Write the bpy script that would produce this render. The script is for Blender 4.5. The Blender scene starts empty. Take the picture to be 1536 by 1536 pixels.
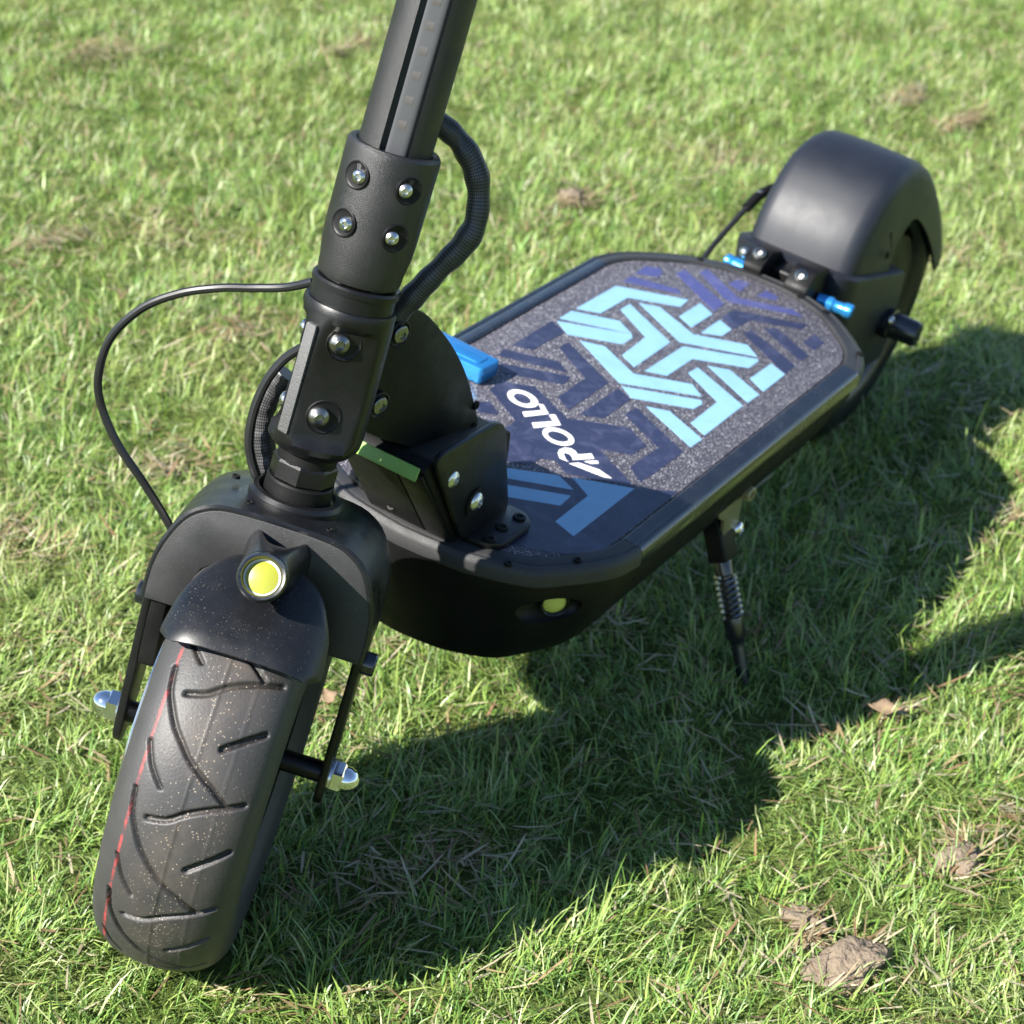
import bpy, bmesh, math, random
import numpy as np
from mathutils import Vector, Matrix
random.seed(7); rng = np.random.default_rng(11)
scene = bpy.context.scene
COL = scene.collection

# ---------------------------------------------------------------- camera
cam_data = bpy.data.cameras.new('camera'); cam = bpy.data.objects.new('camera', cam_data); COL.objects.link(cam)
CAM_LOC = Vector((0.82, 0.62821, 0.80010))
R_, U_, B_ = (Vector((-0.5033365, 0.8606989, 0.0764839)), Vector((-0.3581051, -0.2883338, 0.8880453)), Vector((0.7863925, 0.4195963, 0.4533495)))
m = Matrix.Identity(4)
for i in range(3):
    m[i][0], m[i][1], m[i][2], m[i][3] = R_[i], U_[i], B_[i], CAM_LOC[i]
cam.matrix_world = m
cam_data.sensor_width = 36.0
cam_data.lens = 36.0 * 3300 / 1536
cam_data.clip_start = 0.05; cam_data.clip_end = 500
cam_data.dof.use_dof = True
cam_data.dof.focus_distance = 1.12
cam_data.dof.aperture_fstop = 17.0
scene.camera = cam

# ---------------------------------------------------------------- sky, sun, exposure
SUN_DIR = Vector((1.31, -0.560, 1.088)).normalized()       # towards the sun
sun_el = math.asin(SUN_DIR.z); sun_rot = math.atan2(SUN_DIR.x, SUN_DIR.y)
world = bpy.data.worlds.new('World'); scene.world = world; world.use_nodes = True
nt = world.node_tree; nt.nodes.clear()
sky = nt.nodes.new('ShaderNodeTexSky'); sky.sky_type = 'NISHITA'; sky.sun_disc = False
sky.sun_elevation = sun_el; sky.sun_rotation = sun_rot; sky.air_density = 1.0; sky.dust_density = 0.15; sky.ozone_density = 3.0
bg = nt.nodes.new('ShaderNodeBackground'); bg.inputs['Strength'].default_value = 0.068
out = nt.nodes.new('ShaderNodeOutputWorld')
nt.links.new(sky.outputs[0], bg.inputs[0]); nt.links.new(bg.outputs[0], out.inputs[0])
sun_data = bpy.data.lights.new('sun', 'SUN'); sun = bpy.data.objects.new('sun', sun_data); COL.objects.link(sun)
sun_data.energy = 5.0; sun_data.angle = math.radians(0.53); sun_data.color = (1.0, 0.955, 0.88)
sun.rotation_euler = SUN_DIR.to_track_quat('Z', 'Y').to_euler(); sun.location = (2, -1.4, 3)
scene.view_settings.view_transform = 'Standard'; scene.view_settings.look = 'None'
scene.view_settings.exposure = 1.48; scene.view_settings.gamma = 1.0
scene.view_settings.use_curve_mapping = False
scene.render.engine = 'CYCLES'
scene.cycles.max_bounces = 8; scene.cycles.transparent_max_bounces = 8

# ---------------------------------------------------------------- materials
def new_mat(name):
    mt = bpy.data.materials.new(name); mt.use_nodes = True
    t = mt.node_tree; b = t.nodes['Principled BSDF']
    return mt, t, b
def tex_noise(t, scale, detail=3, rough=0.6, coord='Object'):
    tc = t.nodes.new('ShaderNodeTexCoord'); n = t.nodes.new('ShaderNodeTexNoise')
    n.inputs['Scale'].default_value = scale; n.inputs['Detail'].default_value = detail; n.inputs['Roughness'].default_value = rough
    t.links.new(tc.outputs[coord], n.inputs['Vector']); return n
def ramp(t, src, stops):
    r = t.nodes.new('ShaderNodeValToRGB'); e = r.color_ramp.elements
    while len(e) < len(stops): e.new(0.5)
    for k, (p, c) in zip(e, stops):
        k.position = p; k.color = c if len(c) == 4 else (*c, 1)
    t.links.new(src, r.inputs[0]); return r
def bump(t, b, src, strength, dist):
    n = t.nodes.new('ShaderNodeBump'); n.inputs['Strength'].default_value = strength; n.inputs['Distance'].default_value = dist
    t.links.new(src, n.inputs['Height']); t.links.new(n.outputs[0], b.inputs['Normal']); return n
def mixc(t, fac, a, b):
    n = t.nodes.new('ShaderNodeMix'); n.data_type = 'RGBA'
    for sock, val in ((n.inputs[0], fac), (n.inputs[6], a), (n.inputs[7], b)):
        if hasattr(val, 'links'): t.links.new(val, sock)
        elif isinstance(val, tuple): sock.default_value = (*val, 1) if len(val) == 3 else val
        else: sock.default_value = val
    return n.outputs[2]
MAT = {}
def surface(key, col, rough, metal=0.0, scuff=None, spec=0.5, grain=0.0, gscale=1500, gdist=0.0004, dust=0.0, smudge=0.12, coat=0.0, dustcol=(0.30, 0.25, 0.19)):
    """painted, plastic or metal surface with fine grain, uneven gloss and specks of dry dust"""
    mt, t, b = new_mat(key)
    b.inputs['Metallic'].default_value = metal; b.inputs['Specular IOR Level'].default_value = spec
    b.inputs['Coat Weight'].default_value = coat; b.inputs['Coat Roughness'].default_value = 0.12
    n = tex_noise(t, 38, 5, 0.65)
    rr = t.nodes.new('ShaderNodeMapRange'); rr.inputs[1].default_value = 0.3; rr.inputs[2].default_value = 0.7
    rr.inputs[3].default_value = max(0.04, rough - smudge); rr.inputs[4].default_value = min(1, rough + smudge)
    t.links.new(n.outputs[0], rr.inputs[0]); t.links.new(rr.outputs[0], b.inputs['Roughness'])
    base = mixc(t, n.outputs[0], tuple(c * 0.85 for c in col), tuple(min(1, c * 1.15) for c in col))
    if scuff:
        s1 = tex_noise(t, 55, 6, 0.72); s1.inputs['Distortion'].default_value = 0.8
        s2 = ramp(t, s1.outputs[0], [(0.48, (0, 0, 0)), (0.72, (0.8, 0.8, 0.8))]); base = mixc(t, s2.outputs[0], base, scuff)
    if dust > 0:
        d = tex_noise(t, 900, 2, 0.5); d2 = tex_noise(t, 22, 3, 0.6)
        r1 = ramp(t, d.outputs[0], [(0.68 - 0.05 * dust, (0, 0, 0)), (0.74 - 0.05 * dust, (1, 1, 1))])
        r2 = ramp(t, d2.outputs[0], [(0.42, (0, 0, 0)), (0.66, (1, 1, 1))])
        mm = t.nodes.new('ShaderNodeMath'); mm.operation = 'MULTIPLY'
        t.links.new(r1.outputs[0], mm.inputs[0]); t.links.new(r2.outputs[0], mm.inputs[1])
        m2 = t.nodes.new('ShaderNodeMath'); m2.operation = 'MULTIPLY'; m2.inputs[1].default_value = min(1, dust)
        t.links.new(mm.outputs[0], m2.inputs[0])
        base = mixc(t, m2.outputs[0], base, dustcol)
    t.links.new(base, b.inputs['Base Color'])
    if grain > 0:
        g = tex_noise(t, gscale, 2, 0.5); bump(t, b, g.outputs[0], grain, gdist)
    MAT[key] = mt; return mt
surface('powder_coat', (0.005, 0.005, 0.0055), 0.36, spec=0.42, grain=0.3, gscale=2600, gdist=0.0003, dust=0.10)
surface('powder_coat_rough', (0.022, 0.022, 0.023), 0.50, spec=0.5, grain=0.5, gscale=2600, gdist=0.0004, dust=0.25)
surface('satin_plastic', (0.006, 0.0065, 0.008), 0.36, spec=0.48, grain=0.12, gscale=2000, dust=0.45)
surface('body_plastic', (0.004, 0.004, 0.0045), 0.5, spec=0.25, grain=0.2, gscale=900, dust=0.08)
surface('matte_black', (0.0045, 0.0045, 0.0045), 0.55, spec=0.22, grain=0.25, gscale=2400, dust=0.12)
surface('rail_black', (0.007, 0.008, 0.012), 0.22, spec=0.9, grain=0.05, gscale=500, dust=0.6, smudge=0.12, scuff=(0.016, 0.018, 0.024))
surface('black_rubber_cable', (0.012, 0.012, 0.013), 0.30, spec=0.5, smudge=0.05)
surface('bright_steel', (0.62, 0.62, 0.60), 0.25, metal=1.0, smudge=0.10)
surface('dark_or_shaded_steel', (0.26, 0.26, 0.25), 0.30, metal=1.0, smudge=0.08)  # steel darkened to paint shade on bolts; also the dark spring
surface('chrome', (0.80, 0.80, 0.82), 0.10, metal=1.0, smudge=0.05)
surface('dull_steel', (0.36, 0.32, 0.17), 0.36, metal=0.4, smudge=0.08)  # olive base paints the grass mirrored in the bare steel
surface('blue_anodised', (0.035, 0.26, 0.62), 0.22, metal=0.6, spec=0.6, smudge=0.06)
surface('green_sticker', (0.20, 0.37, 0.075), 0.5, smudge=0.05)
surface('cyan_print', (0.20, 0.375, 0.54), 0.42, spec=0.4, scuff=(0.17, 0.325, 0.47), grain=0.25, gscale=1600, gdist=0.0003, dust=0.12)
surface('navy_print', (0.018, 0.022, 0.054), 0.38, spec=0.5, grain=0.2, gscale=1500, gdist=0.0003, dust=0.45, smudge=0.12, scuff=(0.062, 0.068, 0.125))
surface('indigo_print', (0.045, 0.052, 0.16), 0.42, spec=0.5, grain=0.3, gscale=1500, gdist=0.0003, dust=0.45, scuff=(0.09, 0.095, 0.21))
surface('white_print', (0.80, 0.80, 0.78), 0.45, spec=0.4)
surface('led_strip', (0.085, 0.087, 0.095), 0.30, spec=0.5, smudge=0.08)
surface('led_chip', (0.088, 0.082, 0.078), 0.30, spec=0.5)
surface('phosphor', (0.30, 0.31, 0.03), 0.35, spec=0.5, coat=0.8, smudge=0.05)
surface('white_reflector', (0.50, 0.50, 0.50), 0.22, spec=0.6)
surface('stem_coat', (0.0045, 0.0043, 0.0048), 0.47, spec=0.75, grain=0.8, gscale=2600, gdist=0.0003, dust=0.08)
surface('dry_soil', (0.19, 0.15, 0.11), 0.9, spec=0.1, grain=0.9, gscale=300, gdist=0.003, smudge=0.05)
surface('pale_phosphor', (0.55, 0.58, 0.12), 0.3, spec=0.5, coat=0.8, smudge=0.05)
surface('sunlit_grey', (0.075, 0.075, 0.076), 0.5, spec=0.6, grain=0.9, gscale=1400, gdist=0.0006)  # lighter grey puts sunlight on the clamp land into its colour
surface('matte_plastic', (0.0065, 0.0085, 0.0145), 0.54, spec=0.55, grain=0.10, gscale=900, dust=0.08, smudge=0.04)
surface('dead_leaf', (0.24, 0.17, 0.11), 0.7, spec=0.2)
def grip_material():
    mt, t, b = new_mat('grip_grit')
    tc = t.nodes.new('ShaderNodeTexCoord'); vo = t.nodes.new('ShaderNodeTexVoronoi'); vo.inputs['Scale'].default_value = 1900
    t.links.new(tc.outputs['Object'], vo.inputs['Vector'])
    sep = t.nodes.new('ShaderNodeSeparateColor'); t.links.new(vo.outputs['Color'], sep.inputs[0])
    r = ramp(t, sep.outputs[0], [(0.0, (0.016, 0.015, 0.021)), (0.45, (0.038, 0.035, 0.048)), (0.75, (0.085, 0.078, 0.100)), (0.93, (0.14, 0.13, 0.15)), (0.985, (0.75, 0.74, 0.74))])
    t.links.new(r.outputs[0], b.inputs['Base Color'])
    rg = ramp(t, sep.outputs[1], [(0.0, (0.75, 0.75, 0.75)), (0.8, (0.45, 0.45, 0.45)), (1.0, (0.15, 0.15, 0.15))])
    t.links.new(rg.outputs[0], b.inputs['Roughness']); b.inputs['Specular IOR Level'].default_value = 0.6
    bump(t, b, sep.outputs[2], 0.55, 0.0005)
    MAT['grip_grit'] = mt
grip_material()
def sleeve_material():
    mt, t, b = new_mat('woven_sleeve')
    at = t.nodes.new('ShaderNodeUVMap'); at.uv_map = 'UVMap'
    ck = t.nodes.new('ShaderNodeTexChecker'); ck.inputs['Scale'].default_value = 1.0
    t.links.new(at.outputs[0], ck.inputs['Vector'])
    ck.inputs['Color1'].default_value = (0.012, 0.012, 0.013, 1); ck.inputs['Color2'].default_value = (0.07, 0.07, 0.073, 1)
    t.links.new(ck.outputs[0], b.inputs['Base Color']); b.inputs['Roughness'].default_value = 0.42
    bump(t, b, ck.outputs['Fac'], 0.8, 0.0006)
    MAT['woven_sleeve'] = mt
sleeve_material()
def tyre_material():
    mt, t, b = new_mat('tyre_rubber')
    at = t.nodes.new('ShaderNodeAttribute'); at.attribute_name = 'tyre'      # R red line, G groove, B tread dust
    sep = t.nodes.new('ShaderNodeSeparateColor'); t.links.new(at.outputs['Color'], sep.inputs[0])
    n = tex_noise(t, 60, 4, 0.6)
    base = mixc(t, n.outputs[0], (0.024, 0.024, 0.026), (0.048, 0.046, 0.046))
    wear = tex_noise(t, 130, 4, 0.7); wr = ramp(t, wear.outputs[0], [(0.40, (0, 0, 0)), (0.60, (0.9, 0.9, 0.9))])
    mr = t.nodes.new('ShaderNodeMath'); mr.operation = 'MULTIPLY'; t.links.new(sep.outputs[0], mr.inputs[0]); t.links.new(wr.outputs[0], mr.inputs[1])
    base = mixc(t, mr.outputs[0], base, (0.36, 0.045, 0.045))
    base = mixc(t, sep.outputs[1], base, (0.005, 0.005, 0.005))
    # film of dry dust and grains of soil on the running surface
    film = tex_noise(t, 26, 4, 0.65); fr = ramp(t, film.outputs[0], [(0.35, (0, 0, 0)), (0.75, (0.62, 0.62, 0.62))])
    fm = t.nodes.new('ShaderNodeMath'); fm.operation = 'MULTIPLY'; t.links.new(sep.outputs[2], fm.inputs[0]); t.links.new(fr.outputs[0], fm.inputs[1])
    base = mixc(t, fm.outputs[0], base, (0.13, 0.105, 0.085))
    sp = t.nodes.new('ShaderNodeTexVoronoi'); sp.inputs['Scale'].default_value = 900; tcs = t.nodes.new('ShaderNodeTexCoord'); t.links.new(tcs.outputs['Object'], sp.inputs['Vector'])
    spc = t.nodes.new('ShaderNodeSeparateColor'); t.links.new(sp.outputs['Color'], spc.inputs[0])
    clump = tex_noise(t, 70, 3, 0.6); cr = ramp(t, clump.outputs[0], [(0.36, (0.99, 0.99, 0.99)), (0.68, (0.72, 0.72, 0.72))])
    pick = t.nodes.new('ShaderNodeMath'); pick.operation = 'GREATER_THAN'; t.links.new(spc.outputs[0], pick.inputs[0]); t.links.new(cr.outputs[0], pick.inputs[1])
    near = t.nodes.new('ShaderNodeMath'); near.operation = 'LESS_THAN'; near.inputs[1].default_value = 0.36; t.links.new(sp.outputs['Distance'], near.inputs[0])
    sr = t.nodes.new('ShaderNodeMath'); sr.operation = 'MULTIPLY'; t.links.new(pick.outputs[0], sr.inputs[0]); t.links.new(near.outputs[0], sr.inputs[1])
    sm = t.nodes.new('ShaderNodeMath'); sm.operation = 'MULTIPLY'; t.links.new(sep.outputs[2], sm.inputs[0]); t.links.new(sr.outputs[0], sm.inputs[1])
    base = mixc(t, sm.outputs[0], base, (0.25, 0.20, 0.155))
    t.links.new(base, b.inputs['Base Color']); b.inputs['Roughness'].default_value = 0.52; b.inputs['Specular IOR Level'].default_value = 0.45
    g = tex_noise(t, 700, 3, 0.6); bump(t, b, g.outputs[0], 0.35, 0.0005)
    MAT['tyre_rubber'] = mt
tyre_material()
def glass_material():
    mt, t, b = new_mat('clear_lens')
    b.inputs['Transmission Weight'].default_value = 1.0; b.inputs['Roughness'].default_value = 0.03; b.inputs['IOR'].default_value = 1.3
    MAT['clear_lens'] = mt
glass_material()

# ---------------------------------------------------------------- geometry helpers
# The scooter is drafted in its own frame: x forward, y to its left, z up, deck top at z = 0.
ORIG = Vector((-0.82, 0.0, -0.197))                 # point of that frame that sits at the scooter's origin (ground)
LEAN = math.radians(-8.0)                           # leans onto its kickstand
root = bpy.data.objects.new('electric_scooter', None); COL.objects.link(root)
root.rotation_euler = (LEAN, 0, 0); root.empty_display_size = 0.2
root['label'] = 'black electric kick scooter with blue patterned deck leaning on its kickstand on the lawn'
root['category'] = 'electric scooter'
def V3(p): return Vector(p)
class Frame:
    """a local drafting frame inside the scooter: origin and three axes"""
    def __init__(s, o, x, y, z): s.o, s.x, s.y, s.z = V3(o), V3(x).normalized(), V3(y).normalized(), V3(z).normalized()
    def __call__(s, p): return s.o + s.x * p[0] + s.y * p[1] + s.z * p[2]
DECK = Frame((0, 0, 0), (1, 0, 0), (0, 1, 0), (0, 0, 1))
AX = Vector((-0.19076328, 0, 0.98163607))           # steering axis
A0 = Vector((-0.8613, 0, 0.0693))
HEAD = Frame(A0, Vector((0, 1, 0)).cross(AX), (0, 1, 0), AX)
WM = Vector((-0.82958676, 0.00191164, -0.06993827))  # front axle centre
WV = Vector((-0.37886302, 0.92251946, -0.0736252)); WF = Vector((0.90557837, 0.38595059, 0.17598284))
STEER = Frame(WM, WF, WV, AX)                       # x = where the wheel points, y = axle, z = up the steerer
SHEAD = Frame(A0, WF, WV, AX)                       # turned with the bars, centred on the steerer
REARW = Frame((-1.71, 0.002, -0.073), (1, 0, 0), (0, 1, 0), (0, 0, 1))

def obj(name, verts, faces, mat, parent=None, fr=DECK, sharp=35, smooth=True):
    me = bpy.data.meshes.new(name)
    me.from_pydata([tuple(fr(v) - ORIG) for v in verts], [], faces)
    bm = bmesh.new(); bm.from_mesh(me)
    bmesh.ops.recalc_face_normals(bm, faces=bm.faces); bm.to_mesh(me); bm.free()
    if smooth:
        me.shade_smooth(); me.set_sharp_from_angle(angle=math.radians(sharp))
    me.materials.append(MAT[mat] if isinstance(mat, str) else mat)
    o = bpy.data.objects.new(name, me); COL.objects.link(o); o.parent = parent if parent else root
    return o
def share(o, name, parent, offset):
    c = o.copy(); COL.objects.link(c); c.parent = parent; c.location = offset; c.name = name; return c
class G:
    """gathers verts and faces of one part"""
    def __init__(s): s.v, s.f = [], []
    def add(s, v, f):
        k = len(s.v); s.v += [tuple(p) for p in v]; s.f += [tuple(i + k for i in q) for q in f]; return s
    def loft(s, rings, cap0=True, cap1=True, closed=True):
        n = len(rings[0]); v = [p for r in rings for p in r]; f = []
        for i in range(len(rings) - 1):
            for j in range(n if closed else n - 1):
                k = (j + 1) % n; f.append((i * n + j, i * n + k, (i + 1) * n + k, (i + 1) * n + j))
        if cap0: f.append(tuple(range(n))[::-1])
        if cap1: f.append(tuple((len(rings) - 1) * n + j for j in range(n)))
        return s.add(v, f)
    def lathe(s, prof, n=32, fr=None, cap0=True, cap1=True):
        """prof: (radius, height) pairs; axis = z of fr"""
        rings = []
        for r, h in prof:
            ring = [(r * math.cos(2 * math.pi * i / n), r * math.sin(2 * math.pi * i / n), h) for i in range(n)]
            rings.append([tuple(fr(p)) for p in ring] if fr else ring)
        return s.loft(rings, cap0, cap1)
    def prism(s, outline, z0, z1, bev=0.0, fr=None, seg=2):
        """outline in xy, extruded along z of fr with rounded upper and lower rims"""
        def put(ol, z): return [tuple(fr((x, y, z))) if fr else (x, y, z) for x, y in ol]
        if bev <= 0: return s.loft([put(outline, z0), put(outline, z1)])
        rings = []
        for k in range(seg + 1):
            t = k / seg * math.pi / 2; rings.append(put(inset(outline, bev * (1 - math.sin(t))), z0 + bev * (1 - math.cos(t))))
        for k in range(seg + 1):
            t = k / seg * math.pi / 2; rings.append(put(inset(outline, bev * (1 - math.cos(t))), z1 - bev * (1 - math.sin(t))))
        return s.loft(rings)
    def tube(s, path, r, n=10, sub=6, caps=True):
        P = catmull(path, sub); rings = []; T0 = None; N = None
        for i, p in enumerate(P):
            T = (P[min(i + 1, len(P) - 1)] - P[max(i - 1, 0)]).normalized()
            if N is None: N = T.orthogonal().normalized()
            else: N = (N - T * N.dot(T)).normalized()
            Bn = T.cross(N); rr = r(i / (len(P) - 1)) if callable(r) else r
            rings.append([tuple(p + (N * math.cos(2 * math.pi * k / n) + Bn * math.sin(2 * math.pi * k / n)) * rr) for k in range(n)])
        return s.loft(rings, caps, caps)
    def build(s, name, mat, parent=None, fr=DECK, sharp=35): return obj(name, s.v, s.f, mat, parent, fr, sharp)
def inset(ol, d):
    if d == 0: return list(ol)
    n = len(ol); A = sum(ol[i][0] * ol[(i + 1) % n][1] - ol[(i + 1) % n][0] * ol[i][1] for i in range(n)); sg = 1 if A > 0 else -1
    res = []
    for i in range(n):
        p0, p1, p2 = Vector(ol[i - 1]), Vector(ol[i]), Vector(ol[(i + 1) % n])
        e1 = (p1 - p0); e2 = (p2 - p1)
        if e1.length < 1e-9 or e2.length < 1e-9: res.append(tuple(p1)); continue
        e1.normalize(); e2.normalize()
        n1 = Vector((-e1.y, e1.x)) * sg; n2 = Vector((-e2.y, e2.x)) * sg
        b = n1 + n2; q = max(0.35, b.dot(n1)); res.append(tuple(p1 + b * (d / q)))
    return res
def catmull(pts, sub):
    P = [Vector(p) for p in pts]; out_ = []
    for i in range(len(P) - 1):
        a, b, c, d = P[max(i - 1, 0)], P[i], P[i + 1], P[min(i + 2, len(P) - 1)]
        for k in range(sub):
            t = k / sub; out_.append(0.5 * ((2 * b) + (c - a) * t + (2 * a - 5 * b + 4 * c - d) * t * t + (3 * b - a - 3 * c + d) * t ** 3))
    out_.append(P[-1]); return out_
def smooth2(pts, sub): return [tuple(p)[:2] for p in catmull([(x, y, 0) for x, y in pts], sub)]
def rounded(pts, rad, seg=4):
    """polygon with every corner rounded"""
    n = len(pts); res = []
    for i in range(n):
        p0, p1, p2 = Vector(pts[i - 1]), Vector(pts[i]), Vector(pts[(i + 1) % n])
        r = min(rad, (p0 - p1).length * 0.45, (p2 - p1).length * 0.45)
        a = p1 + (p0 - p1).normalized() * r; b = p1 + (p2 - p1).normalized() * r
        for k in range(seg + 1):
            t = k / seg; res.append(tuple(a * (1 - t) ** 2 + p1 * 2 * t * (1 - t) + b * t * t))
    return res
def frame_dir(o, z, x=None):
    z = V3(z).normalized(); x = V3(x) if x else z.orthogonal(); x = (x - z * x.dot(z)).normalized()
    return Frame(o, x, z.cross(x), z)
def bolt(name, o, nrm, r, mat='bright_steel', parent=None, kind='dome', h=None):
    """a screw head: dome with hex socket, or hex nut"""
    fr = frame_dir(o, nrm); h = h or r * 0.7; g = G()
    if kind == 'dome':
        prof = [(r, -r * 0.3), (r, h * 0.25)] + [(r * math.cos(t), h * 0.25 + h * 0.75 * math.sin(t)) for t in (0.35, 0.7, 1.0)] + [(r * 0.45, h * 0.97), (r * 0.38, h * 0.45), (0.0005, h * 0.45)]
        g.lathe(prof, 20, fr)
    elif kind == 'cap':
        g.lathe([(r, -r * 0.3), (r, h * 0.85), (r * 0.9, h), (r * 0.55, h), (r * 0.5, h * 0.4), (0.0005, h * 0.4)], 20, fr)
    elif kind == 'acorn':
        hexr = [(r * 1.02, 0), (r * 1.02, h * 0.45)]
        g.lathe([(r * 0.92, -0.001), (r * 1.05, 0.0006), (r * 1.05, h * 0.42), (r * 0.9, h * 0.5)], 6, fr)
        g.lathe([(r * 0.86, h * 0.45), (r * 0.84, h * 0.7), (r * 0.66, h * 0.95), (r * 0.35, h * 1.12), (0.0005, h * 1.18)], 20, fr)
    return g.build(name, mat, parent, DECK, 30)

# ================================================================ THE SCOOTER
# ---------------------------------------------------------------- deck
HALF_OUT = [(-1.530, 0.0), (-1.529, .018), (-1.522, .040), (-1.507, .068), (-1.476, .098), (-1.457, .110), (-1.436, .1165)]
FRONT_OUT = [(-1.080, .1165), (-1.062, .1135), (-1.045, .106), (-1.026, .094), (-1.009, .080), (-.994, .048), (-.989, .022), (-.987, 0.0)]
def deck_outline(d=0.0):
    half = smooth2(HALF_OUT, 4) + smooth2(FRONT_OUT, 4)
    ol = half + [(x, -y) for x, y in half[-2:0:-1]]
    return inset(ol, d) if d else ol
OUT0 = deck_outline()
SPLIT_R, SPLIT_F = -1.432, -1.084
INS = 0.0165                                        # width of the deck's border
inner = deck_outline(INS)
def strip(sel_out, sel_in, name, mat, parent):
    """a length of the deck's border: rounded outside, chamfered inside"""
    rings = []
    for (xo, yo), (xi, yi) in zip(sel_out, sel_in):
        d = Vector((xi - xo, yi - yo)); L = d.length; d.normalize()
        prof = [(0.002, -.0125), (0.0, -.0105), (0.0, -.0035), (0.0012, -.0008), (0.0032, .0008), (0.0052, .0011), (0.0062, .0003), (0.0074, .0011), (L - .0022, .0016), (L - .0002, .0002), (L, -.004), (L, -.0125)]
        rings.append([(xo + d.x * a, yo + d.y * a, z) for a, z in prof])
    return G().loft(rings).build(name, mat, parent, sharp=30)
def seg_of(ol, test): return [p for p in ol if test(p)]
body = G()
def bring(z, ys, xf, xr):
    res = []
    for x, y in OUT0:
        t = (x + 1.53) / .543; res.append((x - xf * max(0, (t - .5) * 2) + xr * max(0, (.5 - t) * 2), y * ys, z))
    return res
body.loft([bring(-.0100, .975, .003, .003), bring(-.022, .965, .004, .005), bring(-.05, .880, .009, .02), bring(-.070, .80, .015, .035), bring(-.083, .735, .020, .05), bring(-.090, .66, .030, .06), bring(-.092, .5, .06, .08)])
deck = body.build('deck_body', 'body_plastic', sharp=50)
idx = list(range(len(OUT0)))
def side(sgn):
    so = [(SPLIT_R + (SPLIT_F - SPLIT_R) * k / 10, sgn * .1165) for k in range(11)]
    si = [(x, y - sgn * INS) for x, y in so]
    return strip(so, si, 'side_rail', 'rail_black', deck)
side(1); side(-1)
rear_o = [p for p in OUT0 if p[0] < -1.433]; rear_i = [inner[i] for i, p in enumerate(OUT0) if p[0] < -1.433]
# order the rear run from one side to the other
def run(ol_o, ol_i):
    pr = sorted(zip(ol_o, ol_i), key=lambda q: math.atan2(q[0][1], abs(q[0][0] + 1.258) if q[0][0] < -1.258 else abs(q[0][0] + 1.258)))
    return [a for a, b in pr], [b for a, b in pr]
so, si = run(rear_o, rear_i); so = [(-1.4325, -.1165)] + so + [(-1.4325, .1165)]; si = [(-1.4325, -.100)] + si + [(-1.4325, .100)]
rear_cap = strip(so, si, 'end_cap', 'powder_coat_rough', deck)
fo = [p for p in OUT0 if p[0] > -1.083]; fi = [inner[i] for i, p in enumerate(OUT0) if p[0] > -1.083]
so, si = run(fo, fi); so = [(-1.0835, -.1165)] + so + [(-1.0835, .1165)]; si = [(-1.0835, -.100)] + si + [(-1.0835, .100)]
front_cap = strip(so, si, 'end_cap', 'powder_coat_rough', deck)
for x, y in ((-1.004, .066), (-1.040, .0935), (-1.004, -.066), (-1.505, .055), (-1.460, .1035), (-1.505, -.055), (-1.512, 0.03)):
    bolt('cap_screw', (x, y, .0012), (0, 0, 1), .0026, 'matte_black', deck, 'cap', .0012)
mat_out = [(x, y) for x, y in deck_outline(INS + .0006)]
grip = G().prism(mat_out, -.006, .0000, .0008).build('grip_mat', 'grip_grit')
def print_piece(name, ol, mat, z=0.0, th=.0003):
    return G().prism([(x / 1000, y / 1000) for x, y in ol], z - .0004, z + th, .0001, seg=1).build(name, mat, grip)
CYAN=[[(-1342.7,-78.1),(-1352.1,-61.9),(-1393.9,-61.0),(-1415.3,-26.8),(-1431.3,-28.2),(-1403.7,-77.2)],[(-1336.3,-78.4),(-1317.9,-78.0),(-1342.0,-30.6),(-1352.8,-46.2)],[(-1312.6,-77.0),(-1341.4,-29.6),(-1335.7,-26.5),(-1321.3,-26.6),(-1300.3,-61.4)],[(-1385.3,-55.1),(-1370.7,-55.3),(-1346.1,-20.9),(-1305.4,-18.7),(-1296.5,-3.7),(-1354.1,-4.3)],[(-1392.8,-51.0),(-1400.5,-37.4),(-1381.1,1.2),(-1400.9,36.7),(-1389.6,50.5),(-1360.8,0.3)],[(-1434.4,-19.6),(-1399.1,-19.9),(-1390.7,-5.0),(-1425.5,-4.4)],[(-1421.2,3.7),(-1413.8,17.3),(-1397.8,17.2),(-1388.6,4.0)],[(-1356.5,5.0),(-1297.4,4.1),(-1305.1,18.5),(-1344.8,19.3),(-1367.6,54.2),(-1383.7,54.4),(-1386.2,52.5)],[(-1299.4,-50.4),(-1306.9,-33.7),(-1287.0,0.7),(-1308.6,36.9),(-1297.7,49.9),(-1266.0,0.6)],[(-1263.2,4.0),(-1292.4,52.5),(-1287.6,55.5),(-1276.2,54.4),(-1253.5,16.8)],[(-1251.1,29.8),(-1258.8,44.2),(-1241.9,78.4),(-1225.4,77.7)],[(-1335.5,27.8),(-1321.8,27.0),(-1299.8,61.3),(-1256.0,62.2),(-1248.2,77.0),(-1310.1,76.7)],[(-1344.1,31.8),(-1352.4,45.6),(-1335.4,77.7),(-1317.3,77.0)],[(-1388.3,62.5),(-1352.9,61.9),(-1342.3,77.6),(-1381.2,77.2)],[(-1098.5,1.9),(-1120.5,34.6),(-1112.3,50.3),(-1087.6,8.4)],[(-1080.7,12.6),(-1104.7,52.6),(-1088.8,53.9),(-1068.0,20.3)],[(-1125.2,41.8),(-1145.9,76.8),(-1063.6,77.6),(-1069.6,61.0),(-1113.3,60.1)]]
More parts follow.
